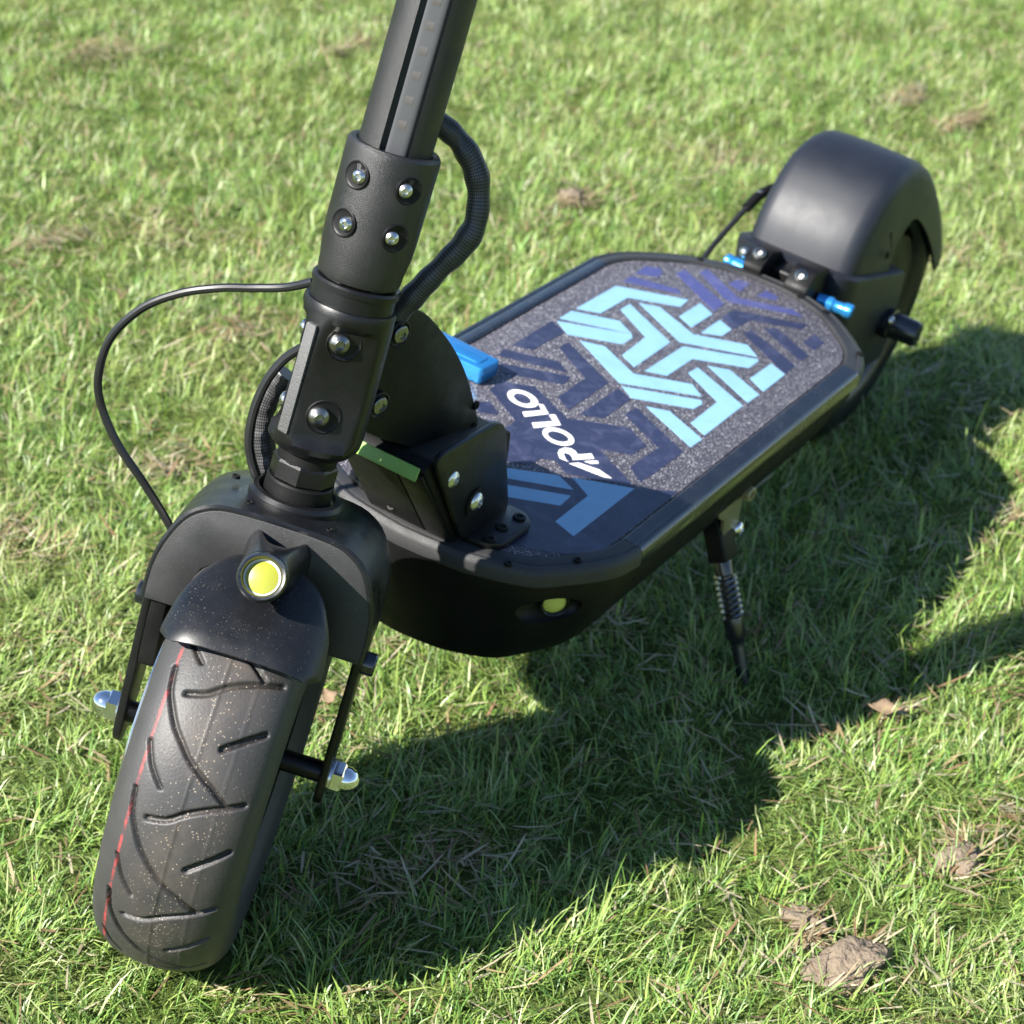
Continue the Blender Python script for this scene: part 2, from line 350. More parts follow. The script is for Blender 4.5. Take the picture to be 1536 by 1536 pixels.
NAVY=[[(-1309.2,-79.6),(-1251.4,-79.1),(-1257.9,-65.5),(-1302.1,-64.4)],[(-1241.5,-79.7),(-1229.2,-78.1),(-1248.6,-31.9),(-1257.8,-44.2)],[(-1221.0,-70.6),(-1245.5,-28.3),(-1239.3,-25.4),(-1230.1,-25.2),(-1210.1,-62.7)],[(-1290.0,-54.8),(-1276.7,-55.1),(-1252.1,-19.4),(-1211.1,-18.6),(-1202.4,-4.3),(-1259.9,-4.7)],[(-1258.7,3.5),(-1202.4,3.7),(-1211.7,18.0),(-1251.9,17.2)],[(-1197.6,-57.5),(-1182.5,-55.3),(-1159.3,-21.3),(-1130.2,-21.0),(-1105.6,-2.5),(-1116.9,15.0),(-1129.9,15.6),(-1135.2,24.1),(-1126.2,36.3),(-1146.8,76.4),(-1157.6,60.1),(-1163.3,49.9),(-1171.9,36.4),(-1183.0,55.2),(-1202.1,55.8),(-1214.8,35.9),(-1190.9,0.3),(-1211.8,-37.1)],[(-1244.0,25.7),(-1228.8,24.6),(-1205.8,62.8),(-1168.6,61.2),(-1156.1,75.5),(-1176.6,76.9),(-1215.1,77.1)],[(-1160.5,-51.7),(-1168.0,-46.4),(-1157.3,-32.5),(-1148.6,-44.4)],[(-1140.5,-39.4),(-1149.2,-28.8),(-1128.0,-31.7)],[(-1426.0,2.7),(-1446.3,3.6),(-1473.9,54.3),(-1462.6,54.1),(-1441.9,20.4),(-1415.5,17.8)],[(-1427.0,27.5),(-1415.6,26.3),(-1381.8,77.1),(-1401.3,76.6)],[(-1436.7,33.5),(-1447.1,39.9),(-1425.0,77.5),(-1411.5,75.8)],[(-1464.7,64.4),(-1442.3,63.9),(-1436.7,76.1),(-1456.1,76.1)]]
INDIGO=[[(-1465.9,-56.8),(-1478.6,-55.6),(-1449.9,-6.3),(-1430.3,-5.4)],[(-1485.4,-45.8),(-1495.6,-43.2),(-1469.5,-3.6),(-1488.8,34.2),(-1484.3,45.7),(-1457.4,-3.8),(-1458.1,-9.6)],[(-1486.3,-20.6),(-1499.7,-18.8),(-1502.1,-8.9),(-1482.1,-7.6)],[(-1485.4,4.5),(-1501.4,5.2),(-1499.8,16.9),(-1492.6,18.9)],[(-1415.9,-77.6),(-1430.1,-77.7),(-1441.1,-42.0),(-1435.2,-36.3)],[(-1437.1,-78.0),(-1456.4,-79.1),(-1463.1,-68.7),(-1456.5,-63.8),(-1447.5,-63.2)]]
FRONT=[(-1098.5,1.9),(-1146.1,76.7),(-1165.6,98.5),(-1085.9,98.5),(-1064.0,98.6),(-1042.3,84.9),(-1029.0,64.4),(-1022.8,44.4),(-1018.6,23.2),(-1041.7,-6.0)]
LET_L=[[(-1173.3,-24.7),(-1168.0,-19.6),(-1185.6,-10.1),(-1194.3,-19.4),(-1192.1,-23.1),(-1185.9,-17.0)],[(-1165.5,-12.8),(-1159.9,-7.5),(-1179.1,3.2),(-1189.0,-7.3),(-1184.7,-10.5),(-1179.1,-4.1)]]
LET_A=[[(-1138.4,30.8),(-1145.3,35.2),(-1148.4,49.3),(-1145.1,61.4),(-1141.7,56.5)],[(-1148.8,36.4),(-1153.7,39.3),(-1157.9,42.9),(-1154.8,45.8),(-1150.3,42.4)]]
LET_O=[[[(-1195.0,-24.2),(-1192.8,-22.7),(-1190.5,-21.8),(-1188.1,-21.4),(-1185.8,-21.6),(-1183.7,-22.5),(-1181.9,-23.9),(-1180.4,-25.7),(-1179.4,-28.0),(-1179.0,-30.5),(-1179.0,-33.2),(-1179.5,-35.9),(-1180.6,-38.5),(-1182.1,-40.8),(-1184.0,-42.8),(-1186.1,-44.3),(-1188.5,-45.3),(-1190.8,-45.7),(-1193.2,-45.5),(-1195.3,-44.7),(-1197.2,-43.3),(-1198.6,-41.4),(-1199.6,-39.2),(-1200.1,-36.6),(-1200.1,-33.9),(-1199.5,-31.2),(-1198.4,-28.6),(-1196.9,-26.2)],[(-1192.0,-29.0),(-1190.8,-28.2),(-1189.6,-27.6),(-1188.3,-27.4),(-1187.1,-27.4),(-1186.0,-27.8),(-1185.0,-28.4),(-1184.3,-29.4),(-1183.8,-30.5),(-1183.6,-31.8),(-1183.7,-33.2),(-1184.0,-34.6),(-1184.6,-36.0),(-1185.5,-37.2),(-1186.5,-38.3),(-1187.7,-39.2),(-1189.0,-39.7),(-1190.3,-40.0),(-1191.5,-40.0),(-1192.6,-39.6),(-1193.6,-38.9),(-1194.3,-38.0),(-1194.8,-36.9),(-1195.0,-35.6),(-1194.9,-34.2),(-1194.6,-32.7),(-1193.9,-31.4),(-1193.1,-30.1)]],[[(-1169.5,18.5),(-1167.4,19.9),(-1165.1,20.8),(-1162.8,21.1),(-1160.5,20.8),(-1158.4,19.9),(-1156.6,18.5),(-1155.1,16.7),(-1154.1,14.4),(-1153.6,11.9),(-1153.5,9.3),(-1154.1,6.6),(-1155.1,4.1),(-1156.5,1.8),(-1158.3,-0.1),(-1160.4,-1.5),(-1162.7,-2.4),(-1165.1,-2.8),(-1167.4,-2.5),(-1169.5,-1.6),(-1171.4,-0.2),(-1172.9,1.7),(-1173.9,3.9),(-1174.4,6.5),(-1174.4,9.1),(-1173.9,11.8),(-1172.9,14.4),(-1171.4,16.6)],[(-1167.2,14.7),(-1166.1,15.5),(-1164.8,15.9),(-1163.5,16.0),(-1162.3,15.7),(-1161.1,15.1),(-1160.0,14.2),(-1159.1,13.1),(-1158.5,11.8),(-1158.2,10.3),(-1158.1,8.8),(-1158.3,7.3),(-1158.8,5.8),(-1159.5,4.6),(-1160.5,3.6),(-1161.6,2.8),(-1162.9,2.4),(-1164.2,2.3),(-1165.4,2.5),(-1166.6,3.1),(-1167.7,4.0),(-1168.6,5.2),(-1169.2,6.5),(-1169.6,8.0),(-1169.6,9.5),(-1169.4,11.0),(-1168.9,12.5),(-1168.2,13.7)]]]
LET_P=[(-1139.6,23.6),(-1144.9,19.2),(-1149.8,17.8),(-1154.9,19.0),(-1157.5,22.7),(-1156.9,26.8),(-1154.3,29.7),(-1162.9,35.4),(-1157.9,40.8),(-1143.8,30.9),(-1147.4,28.9),(-1149.5,25.7),(-1148.7,23.4),(-1146.7,23.7),(-1141.9,28.2),(-1140.3,30.9)]
for ol in CYAN: print_piece('light_blue_stripe', ol, 'cyan_print', 0, .0003)
for ol in NAVY: print_piece('navy_stripe', ol, 'navy_print')
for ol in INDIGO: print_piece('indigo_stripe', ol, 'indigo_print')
print_piece('navy_panel', FRONT, 'navy_print', 0, .0002)
for ol in LET_A + LET_L + [LET_P]: print_piece('letter', inset(ol, .45), 'white_print', 0, .0005)
for oo, ii in LET_O:
    oo = inset(oo, .45); ii = inset(ii, -.45)
    g = G(); n = len(oo); rings = []
    for ol, z in ((ii, -.0004), (ii, .0005), (oo, .0005), (oo, -.0004)): rings.append([(x / 1000, y / 1000, z) for x, y in ol])
    g.loft(rings, False, False).build('letter', 'white_print', grip)
# lamp in the front corner of the deck body
LN = Vector((.50, .80, -.30)).normalized(); LC = Vector((-1.0320, .0862, -.0345))
fr = frame_dir(LC, LN, (-.82, .57, -.06))
ct = G(); n = 32; rings = []
for k in range(1, 12):
    t = math.pi * k / 12; rings.append([tuple(fr((.0235 * math.sin(t) * math.cos(2 * math.pi * q / n), .0122 * math.sin(t) * math.sin(2 * math.pi * q / n), .0015 - .0105 * math.cos(t)))) for q in range(n)])
cutter = ct.loft(rings).build('cutter', 'body_plastic')
md = deck.modifiers.new('recess', 'BOOLEAN'); md.operation = 'DIFFERENCE'; md.object = cutter; md.solver = 'EXACT'
bpy.context.view_layer.update()
cut_mesh = bpy.data.meshes.new_from_object(deck.evaluated_get(bpy.context.evaluated_depsgraph_get()))
deck.modifiers.clear(); deck.data = cut_mesh; cut_mesh.name = 'deck_body'
cut_mesh.shade_smooth(); cut_mesh.set_sharp_from_angle(angle=math.radians(32))
bpy.data.objects.remove(cutter)
fl = frame_dir(fr((.0060, .0005, -.0050)), LN + Vector((.30, -.05, .25)))
lamp = G().lathe([(.0092, -.006), (.0092, .0028), (.0084, .0036), (.0076, .0030), (.0072, .0005)], 28, fl, True, False).build('deck_lamp', 'satin_plastic', sharp=50)
G().lathe([(.0072, -.001), (.0072, .0016), (.0055, .0027), (.0028, .0034), (.0003, .0036)], 28, fl).build('lamp_lens', 'pale_phosphor', lamp)

# ---------------------------------------------------------------- hinge base, side plates, folding plate
FRY = Frame((0, 0, 0), (1, 0, 0), (0, 0, 1), (0, -1, 0))       # outline in (x, z), extruded along -y
def prism_y(ol, y0, y1, bev, name, mat, parent=None, sharp=35): return G().prism(ol, -y1, -y0, bev, FRY).build(name, mat, parent, sharp=sharp)
hinge = prism_y(rounded([(-.9435, .071), (-.951, .076), (-1.045, .060), (-1.056, .0005), (-.999, .0005)], .003), -.030, .0305, .0015, 'hinge_base', 'matte_black')
# face plate in front of the base with a seam between its two halves
for y0, y1 in ((-.028, .0115), (.0125, .0300)):
    prism_y(rounded([(-.9412, .069), (-.9445, .069), (-1.000, .0012), (-.9965, .0012)], .0008, 2), y0, y1, .0006, 'face_plate', 'body_plastic', hinge)
bolt('base_screw', (-.9905, -.010, .0105), (1, 0, .75), .0028, 'matte_black', hinge, 'cap', .0012)
g = G().prism([(-.9405, -.016), (-.9405, .0285), (-.9475, .0285), (-.9475, -.016)], .0, .0012)
# green reflective strip along the base's upper front edge
sfr = Frame((-.9395, 0, .0705), (.35, 0, -.94), (0, 1, 0), (.94, 0, .35))
G().prism(rounded([(-.0045, -.014), (.0035, -.014), (.0035, .0290), (-.0045, .0290)], .0008, 2), -.0005, .0009, .0003, sfr).build('green_strip', 'green_sticker', hinge)
side_ol = rounded([(-.9425, .083), (-1.020, .0755), (-1.0575, .0015), (-1.003, .0015)], .010, 5)
side_ol = rounded([(-.9420, .0830), (-1.0220, .0800), (-1.0560, .0004), (-1.0030, .0004)], .014, 6)
for sg in (1, -1):
    y0, y1 = (.0318, .0358) if sg > 0 else (-.0358, -.0318)
    sp = prism_y(side_ol, y0, y1, .0012, 'side_plate', 'powder_coat')
    foot = [(-1.0035, .0330), (-1.0065, .0485), (-1.0145, .0560), (-1.0475, .0560), (-1.0565, .0470), (-1.0570, .0330)]
    foot = [(x, sg * y) for x, y in foot]
    G().prism(rounded(foot, .004), .0006, .0056, .0015).build('mounting_foot', 'powder_coat', sp)
    for x, y in ((-1.012, .047), (-1.029, .0455), (-1.0475, .047)):
        bolt('foot_screw', (x, sg * y, .0056), (0, 0, 1), .0042, 'matte_black', sp, 'cap', .0012)
    yb = .0358 * sg
    bolt('pivot_bolt', (-.970, yb - sg * .001, .059), (.05, sg, .05), .0056, 'bright_steel', sp, 'dome', .0035)
    G().lathe([(.0092, 0), (.0092, .0014), (.0066, .0016), (.006, .0002)], 24, frame_dir((-1.003, yb, .031), (0, sg, 0)), True, False).build('washer', 'matte_black', sp)
    bolt('pivot_bolt', (-1.003, yb + sg * .0005, .031), (.05, sg, .05), .0062, 'bright_steel', sp, 'dome', .004)
disc = [(-.898, .168), (-.908, .1755), (-.922, .1745), (-.942, .1650), (-.9645, .1470), (-.987, .126), (-1.007, .1030), (-1.023, .080), (-1.035, .060), (-1.042, .035), (-1.042, .010), (-1.010, .010), (-.988, .056), (-.962, .0715), (-.925, .092), (-.898, .108)]
disc = [tuple(p)[:2] for p in catmull([(x, z, 0) for x, z in disc[:10]], 3)] + disc[10:]
fplate = prism_y(disc, -.0135, .0135, .0018, 'folding_plate', 'matte_black')
for p in ((-1.027, .0138, .0625), (-1.024, .0138, .078)): bolt('plate_screw', p, (0, 1, 0), .0028, 'matte_black', fplate, 'cap', .001)
# blue latch lever lying over the right-hand border of the deck
lv = Frame((-1.1925, -.094, .0072), (.03, 1, 0), (-1, .03, 0), (0, 0, 1))
lev = G().prism(rounded([(-.032, -.0135), (.032, -.0120), (.032, .0110), (-.032, .0135)], .003), -.0064, .0062, .0022, lv).build('latch_lever', 'blue_anodised')
G().prism(rounded([(-.020, -.0085), (.026, -.0080), (.026, .0040), (-.020, .0050)], .003), .0058, .0072, .0007, lv).build('lever_pad', 'blue_anodised', lev)
G().tube([lv((-.026, .002, -.001)), (-1.1925, -.1235, .004), (-1.1925, -.1265, -.016)], .005, 10).build('lever_arm', 'blue_anodised', lev)

# ---------------------------------------------------------------- head tube with its front clamp
ht = G(); N = 96
def head_ring(h, R, k):
    """round section; where k > 0 two flats are milled either side of a narrow front land"""
    ring = []
    for i in range(N):
        t = 2 * math.pi * i / N; r = R
        for na, dist in ((41, .0193), (-60, .0193)):
            cd = math.cos(t - math.radians(na))
            if cd > .3: r = min(r, (dist + (1 - k) * .0075) / cd)
        ring.append((r * math.cos(t), r * math.sin(t), h))
    return ring
prof = [(.0345, .0175, 0), (.0350, .0188, 0), (.0365, .0210, 0), (.0395, .0238, .1), (.0425, .0252, .45), (.0455, .0256, .85), (.049, .0258, 1), (.075, .0255, 1), (.100, .0250, 1), (.107, .0248, .9), (.1105, .0246, .5), (.1135, .0244, 0), (.1165, .0243, 0), (.1180, .0236, 0), (.1182, .0222, 0), (.1262, .0222, 0), (.1264, .0232, 0), (.1290, .0233, 0), (.1302, .0224, 0), (.1304, .0195, 0)]
ht.loft([head_ring(h, R, k) for h, R, k in prof])
head = ht.build('head_tube', 'powder_coat', fr=HEAD, sharp=32)
# serrated land between the flats
land = [(.0262 * math.cos(math.radians(z)), .0262 * math.sin(math.radians(z))) for z in (-16, -11, -6, -2)]
land = [(x + .0011, y) for x, y in land] + [(x - .004, y) for x, y in land[::-1]]
G().prism(land, .0470, .1075, .0009).build('clamp_land', 'sunlit_grey', head, fr=HEAD)
def flat_pt(na, off, h, out_=0.0):
    c, s = math.cos(math.radians(na)), math.sin(math.radians(na)); d = .0193 + out_
    return HEAD((d * c - off * s, d * s + off * c, h))
for h in (.1012, .0605):
    for na, off in ((41, -.0022), (-60, .0060)):
        nd = HEAD((math.cos(math.radians(na)), math.sin(math.radians(na)), 0)) - HEAD((0, 0, 0)); o = flat_pt(na, off, h)
        tg = HEAD((-math.sin(math.radians(na)), math.cos(math.radians(na)), 0)) - HEAD((0, 0, 0))
        f2 = frame_dir(o, nd, AX)
        # countersunk seat: a rim and a dark bowl with the bolt standing in it
        G().lathe([(.0094, -.001), (.0094, .0004), (.0088, .0008), (.0082, .0003), (.0070, .00015), (.0005, .0001)], 32, f2, True, True).build('bolt_seat', 'body_plastic', head)
        bolt('clamp_bolt', o - tg * .0026 * (1 if na > 0 else -1) + nd * .0004, nd, .0058 if na > 0 else .0042, 'dark_or_shaded_steel' if na > 0 else 'bright_steel', head, 'dome', .0048 if na > 0 else .0026)
for h in (.104, .063):
    G().lathe([(.0078, -.004), (.0078, .0004), (.0070, .0008), (.0060, 0), (.0005, 0)], 24, frame_dir(HEAD((-.027, .0180, h)), (.25, 1, 0), AX)).build('bolt_seat', 'body_plastic', head)
    bolt('hinge_bolt', HEAD((-.027, .0190, h)), (.25, 1, 0), .0050, 'dark_or_shaded_steel', head, 'dome', .0016)
# joint between steerer and fork: hex nut, neck, ring
g = G().lathe([(.0160, .0275), (.0160, .036)], 32)
g.build('lock_ring', 'matte_black', head, fr=HEAD)
nut = [(.0183 / math.cos(math.pi / 8), z) for z in (.0115, .0215)]
G().lathe([(.0168, .0175), (.0178, .0186), (.0178, .0275), (.0168, .0288)], 8).build('lock_nut', 'powder_coat', head, fr=SHEAD, sharp=20)
G().lathe([(.0184, -.008), (.0184, .0165), (.0176, .0176)], 48).build('fork_neck', 'matte_black', head, fr=SHEAD)

# ---------------------------------------------------------------- stem and its collar, turned with the bars
st = G(); RS = .0190; rings = []
chan = 6.0                                           # channel centre, degrees off straight ahead
def stem_sec():
    pts = []
    for i in range(73):
        az = 24 + (336 - 24) * i / 72; pts.append((RS * math.cos(math.radians(az + chan)), RS * math.sin(math.radians(az + chan))))
    w = RS * math.sin(math.radians(24)); fr_ = RS * math.cos(math.radians(24)); c, s_ = math.cos(math.radians(chan)), math.sin(math.radians(chan))
    for x, y in ((fr_ - .0042, -w + .0002), (fr_ - .0042, w - .0002)): pts.append((x * c - y * s_, x * s_ + y * c))
    return pts
sec = stem_sec()
st.loft([[(x, y, h) for x, y in sec] for h in (.10, .198, .30, .45, .62)])
stem = st.build('stem_tube', 'stem_coat', fr=SHEAD, sharp=28)
c_, s_ = math.cos(math.radians(chan)), math.sin(math.radians(chan))
CH = Frame(SHEAD((0, 0, 0)), SHEAD((c_, s_, 0)) - SHEAD((0, 0, 0)), SHEAD((-s_, c_, 0)) - SHEAD((0, 0, 0)), AX)
G().prism(rounded([(.0128, -.0048), (.0150, -.0048), (.0156, -.003), (.0156, .004), (.0150, .0062), (.0128, .0062)], .0008, 2), .196, .618, .0004).build('light_strip', 'led_strip', stem, fr=CH)
for k in range(9):
    h = .214 + k * .0125
    G().prism(rounded([(.0150, -.0020), (.01568, -.0020), (.01568, .0024), (.0150, .0024)], .0003, 1), h, h + .0045, .0002).build('light_chip', 'led_chip', stem, fr=CH)
cg = G()
cg.lathe([(.0200, .1312), (.0212, .1316), (.0218, .1335), (.0222, .1390), (.0236, .1480), (.0240, .1560), (.0243, .1980), (.0240, .2008), (.0229, .2022), (.0208, .2024), (.0196, .2016), (.0194, .190)], 72, None, False, False)
collar = cg.build('stem_collar', 'stem_coat', fr=SHEAD, sharp=32)
for az in (-31, 36):
    for h in (.1868, .1618):
        d = Vector((math.cos(math.radians(az)), math.sin(math.radians(az)), 0)); nd = SHEAD(d) - SHEAD((0, 0, 0))
        o = SHEAD(d * .0240 + Vector((0, 0, h))); f2 = frame_dir(o, nd, AX)
        G().lathe([(.0074, -.003), (.0074, .0003), (.0068, .0007), (.0062, .0003), (.0058, .0002), (.0004, .0002)], 28, f2).build('bolt_seat', 'body_plastic', collar)
        tang = SHEAD((-d.y, d.x, 0)) - SHEAD((0, 0, 0))
        bolt('collar_bolt', o + nd * .0002 - tang * (.0022 if az > 0 else -.002), nd * 1.0 - tang * (.5 if az > 0 else -.4), .0038, 'bright_steel', collar, 'dome', .0030)

# ---------------------------------------------------------------- fork
def arch(s=1.0, zt=.149, d=0.0):
    pts = [(-.0610, .085), (-.0608, .103), (-.0578, .119), (-.0505, .1355), (-.0410, .1440), (-.028, .1480), (0, .149), (.028, .1480), (.0410, .1440), (.0505, .1355), (.0578, .119), (.0608, .103), (.0610, .085)]
    pts = smooth2(pts, 3)
    return [(y * s * (1 - d / .061), z + (zt - .149) * min(1, max(0, (z - .085) / .05)) - d * min(1, max(0, (z - .085) / .04)) if z > .085 else z) for y, z in pts]
fk = G(); outer = []; inner_ = []
secs = [(.0350, .992, .1484, .0006), (.0336, 1.0, .149, 0), (.0150, 1.0, .148, 0), (-.020, 1.0, .1455, 0), (-.040, .985, .1430, 0), (-.054, .955, .1375, 0), (-.060, .91, .132, 0)]
n_a = len(arch())
outer = [[(x, y, z) for y, z in arch(s, zt, d)] for x, s, zt, d in secs]
innr = [[(x, y, z) for y, z in arch(s, zt, d + .0045)] for x, s, zt, d in secs]
loops = [o_ + i_[::-1] for o_, i_ in zip(outer, innr)]
fk.loft(loops)
fork = fk.build('fork_crown', 'satin_plastic', fr=STEER, sharp=38)
FRX = Frame((0, 0, 0), (0, 1, 0), (0, 0, 1), (1, 0, 0))
pan = arch(.992, .1484, .0018)
notch = [(.0415, .085), (.0402, .0935), (.0375, .1000), (.0335, .1105), (.022, .1203), (.012, .1230), (0, .1238), (-.012, .1230), (-.022, .1203), (-.0335, .1105), (-.0375, .1000), (-.0402, .0935), (-.0415, .085)]
G().prism([(p[0], p[1]) for p in pan] + notch, .0290, .0353, .0008, FRX).build('front_panel', 'powder_coat_rough', fork, fr=STEER)
G().prism([(p[0] * .97, p[1] - .004) for p in pan] + [(y, z + .004 * min(1, max(0, (z - .09) / .03))) for y, z in notch], -.0200, -.0170, .0005, FRX).build('inner_panel', 'body_plastic', fork, fr=STEER)
# back panel closes the crown behind the tyre
bp = [(y, z) for y, z in arch(.90, .131)]; G().prism(bp + [(.040, .085), (.040, .1265), (-.040, .1265), (-.040, .085)], -.0605, -.0575, .0005, FRX).build('back_panel', 'satin_plastic', fork, fr=STEER)
G().prism(rounded([(-.030, .040), (.024, .040), (.031, .072), (.031, .110), (-.040, .110)], .006), .0465, .0550, .0008, Frame((0, 0, 0), (1, 0, 0), (0, 0, 1), (0, -1, 0))).build('brake_caliper', 'matte_black', fork, fr=STEER)
FRZ = Frame((0, 0, 0), (1, 0, 0), (0, 0, 1), (0, -1, 0))
arm_ol = rounded([(.030, .092), (-.040, .092), (-.022, .030), (-.014, -.012), (.000, -.020), (.013, -.012), (.020, .030)], .010, 4)
for sg in (1, -1):
    y0, y1 = (.0555, .0600) if sg > 0 else (-.0600, -.0555)
    G().prism(arm_ol, -y1, -y0, .001, FRZ).build('fork_arm', 'powder_coat', fork, fr=STEER)
    f2 = Frame(STEER((0, sg * .0602, 0)), WF, AX, WV * sg)
    G().lathe([(.0098, 0), (.0098, .0014), (.0085, .0016)], 24, f2).build('washer', 'bright_steel', fork)
    bolt('axle_nut', STEER((0, sg * .0616, 0)), WV * sg, .0088, 'chrome', fork, 'acorn', .0135)
    G().lathe([(.0062, 0), (.0062, .030)], 20, Frame(STEER((0, sg * .0270, 0)), WF, AX, WV * sg)).build('axle_spacer', 'powder_coat', fork)
    bolt('crown_bolt', STEER((.006, sg * .0610, .074)), WV * sg, .0065, 'rail_black', fork, 'cap', .006)
G().lathe([(.0255, .1405 - .143), (.0255, .1440 - .143), (.0238, .1462 - .143), (.0212, .1468 - .143), (.0200, .1440 - .143)], 48, None, False, False).build('crown_ring', 'powder_coat', fork, fr=Frame(STEER((-.005, 0, .149)), WF, WV, AX))
for x, y in ((.020, -.020), (.022, .024), (-.01, -.034)): bolt('crown_screw', STEER((x, y, .1475)), AX, .0022, 'matte_black', fork, 'cap', .001)

# ---------------------------------------------------------------- front mudguard with headlamp
mg = G(); nu = 36; ntt = 14
def mud(t, u, off):
    w = .0425; q = abs(u)
    r = .1395 - .004 * q ** 2 - .0115 * q ** 5 + off
    return (r * math.cos(t), u * w + .003, r * math.sin(t))
rings = []
for i in range(ntt + 1):
    outr = []; inn = []
    for j in range(nu + 1):
        u = -1 + 2 * j / nu; q = abs(u)
        t0 = math.radians(45.5) + .05 * max(0, q - .86) / .14; t1 = t0 + math.radians(2.5) + math.radians(23.5) * max(0, 1 - q ** 2.8) ** .55
        t = t0 + (t1 - t0) * i / ntt; e = min(1, min(i, ntt - i) / 1.0)
        outr.append(mud(t, u, -.0010 * (1 - e))); inn.append(mud(t, u * .955, -.0030 + .0006 * (1 - e)))
    rings.append(outr + inn[::-1])
mg.loft(rings)
guard = mg.build('mudguard', 'satin_plastic', fr=STEER, sharp=50)
hl_n = Vector((.87, .03, .49)).normalized(); HLC = Vector((.0850, .0030, .1385)); hx = Vector((0, 1, 0)); hz = hx.cross(hl_n).normalized() * -1
if hz.z < 0: hz = -hz
HLW = Frame(STEER(HLC), STEER(HLC + hx) - STEER(HLC), STEER(HLC + hz) - STEER(HLC), STEER(HLC + hl_n) - STEER(HLC))
# housing: from the round lamp mouth back to two raised horns on the fork's front panel
nn = 48; front_ring = []; back_ring = []
for k in range(nn):
    t = 2 * math.pi * k / nn; c, s = math.cos(t), math.sin(t)
    front_ring.append(HLC + hx * (.0128 * c) + hz * (.0128 * s))
    yb = .0175 * (1 if c > 0 else -1) * abs(c) ** .6
    zb = (.0185 * abs(s) ** .5 if s > 0 else -.020 * abs(s) ** .5)
    if s > 0: zb = .0105 * min(1, s * 3) ** .6 + .0075 * min(1, s * 3) * (math.exp(-((yb + .0125) / .0042) ** 2) + math.exp(-((yb - .0125) / .0042) ** 2))
    back_ring.append(Vector((.0345, .0030 + yb, .1235 + zb)))
hs = G(); rings = [[tuple(p + hl_n * .0006 + (HLC - p) * .05) for p in front_ring], [tuple(p) for p in front_ring]]
for q in (.10, .22, .36, .50, .64, .78, .90, 1.0):
    e = q ** 1.7; rings.append([tuple(a * (1 - q) + c2 * q + (a - a.lerp(HLC, 0) ) * 0 + ((Vector((0, (c2.y - a.y), (c2.z - a.z) + 0)) * (e - q)) if True else 0)) for a, c2 in zip(front_ring, back_ring)])
rings.insert(0, [tuple(HLC + (p - HLC) * .86 + hl_n * .0002) for p in front_ring]); rings.insert(0, [tuple(HLC + (p - HLC) * .84 - hl_n * .0050) for p in front_ring])
hs.loft(rings, False, True)
hs.build('headlamp_housing', 'satin_plastic', guard, fr=STEER, sharp=42)
G().lathe([(.0126, -.002), (.0126, .0018), (.0116, .0033), (.0104, .0030), (.0094, .0012), (.0092, -.002)], 40, HLW, False, False).build('headlamp_ring', 'rail_black', guard)
G().lathe([(.0098, .0012), (.0095, -.0004), (.0088, -.0016), (.0078, -.0024)], 40, HLW, False, False).build('headlamp_reflector', 'white_reflector', guard)
G().lathe([(.0082, -.0030), (.0080, -.0018), (.0060, -.0010), (.0003, -.0006)], 32, HLW).build('headlamp_lens', 'phosphor', guard)

# ---------------------------------------------------------------- front wheel
hub = G().lathe([(.012, -.030), (.045, -.028), (.060, -.020), (.060, .020), (.045, .028), (.012, .030)], 48).build('front_wheel', 'matte_black', fr=Frame(STEER((0, 0, 0)), WF, AX, -WV))
TYRE = [(-.0290, .0810), (-.0345, .0880), (-.0372, .0960), (-.0378, .1030), (-.0362, .1100), (-.0325, .1160), (-.0275, .1203), (-.0215, .1234), (-.0140, .1256), (-.0070, .1267), (0, .1270)]
TYRE = TYRE + [(-u, r) for u, r in TYRE[-2::-1]]
tp = [tuple(p)[:2] for p in catmull([(u, r, 0) for u, r in TYRE], 8)]
U = np.array([p[0] for p in tp]); RR = np.array([p[1] for p in tp])
arc = np.concatenate([[0], np.cumsum(np.hypot(np.diff(U), np.diff(RR)))]); arc -= arc[len(arc) // 2]
NTH = 1050
th = np.linspace(0, 2 * np.pi, NTH, endpoint=False)
N_PITCH = 12
GROOVES = [([(91.8, -27.1), (79.7, -25.1), (71.9, -21.6), (62.4, -16.1), (55.5, -10.2), (48.6, -3.9), (42.5, 3.9), (37.3, 11.7), (31.3, 19.3)], .0026, .0022),
           ([(13, -16), (15.7, -6), (21.7, 2.5), (26.9, 13.1), (33, 29.8)], .0030, .0022), ([(58.1, 10.2), (61.5, 14.6), (71.9, 29.1)], .0034, .0024),
           ([(51.2, -27.1), (40.8, -22.3), (34.7, -17.7), (30.4, -13.8)], .0022, .0020)]
def seg_dist(px_, py_, a, b):
    d = np.array(b) - np.array(a); L2 = d @ d; t = np.clip(((px_ - a[0]) * d[0] + (py_ - a[1]) * d[1]) / L2, 0, 1)
    return np.hypot(px_ - a[0] - t * d[0], py_ - a[1] - t * d[1])
TH, AR = np.meshgrid(th, arc, indexing='ij')
depth_g = np.zeros_like(TH)
PER = 2 * np.pi / N_PITCH * .127
SX = (TH * .127)                                   # millimetre-true running coordinate
for poly_, wid, dep in GROOVES:
    pl = [tuple(p)[:2] for p in catmull([(x / 1000, y / 1000, 0) for x, y in poly_], 4)]
    for rep in range(-1, N_PITCH + 1):
        off = rep * PER
        for a, b in zip(pl[:-1], pl[1:]):
            x0, x1 = sorted((a[0] + off, b[0] + off))
            i0 = np.searchsorted(th * .127, x0 - .006); i1 = np.searchsorted(th * .127, x1 + .006)
            if i1 <= i0: continue
            d = seg_dist(SX[i0:i1], AR[i0:i1], (a[0] + off, a[1]), (b[0] + off, b[1]))
            q = np.clip((wid / 2 + .0005 - d) / .0009, 0, 1) * dep
            depth_g[i0:i1] = np.maximum(depth_g[i0:i1], q)
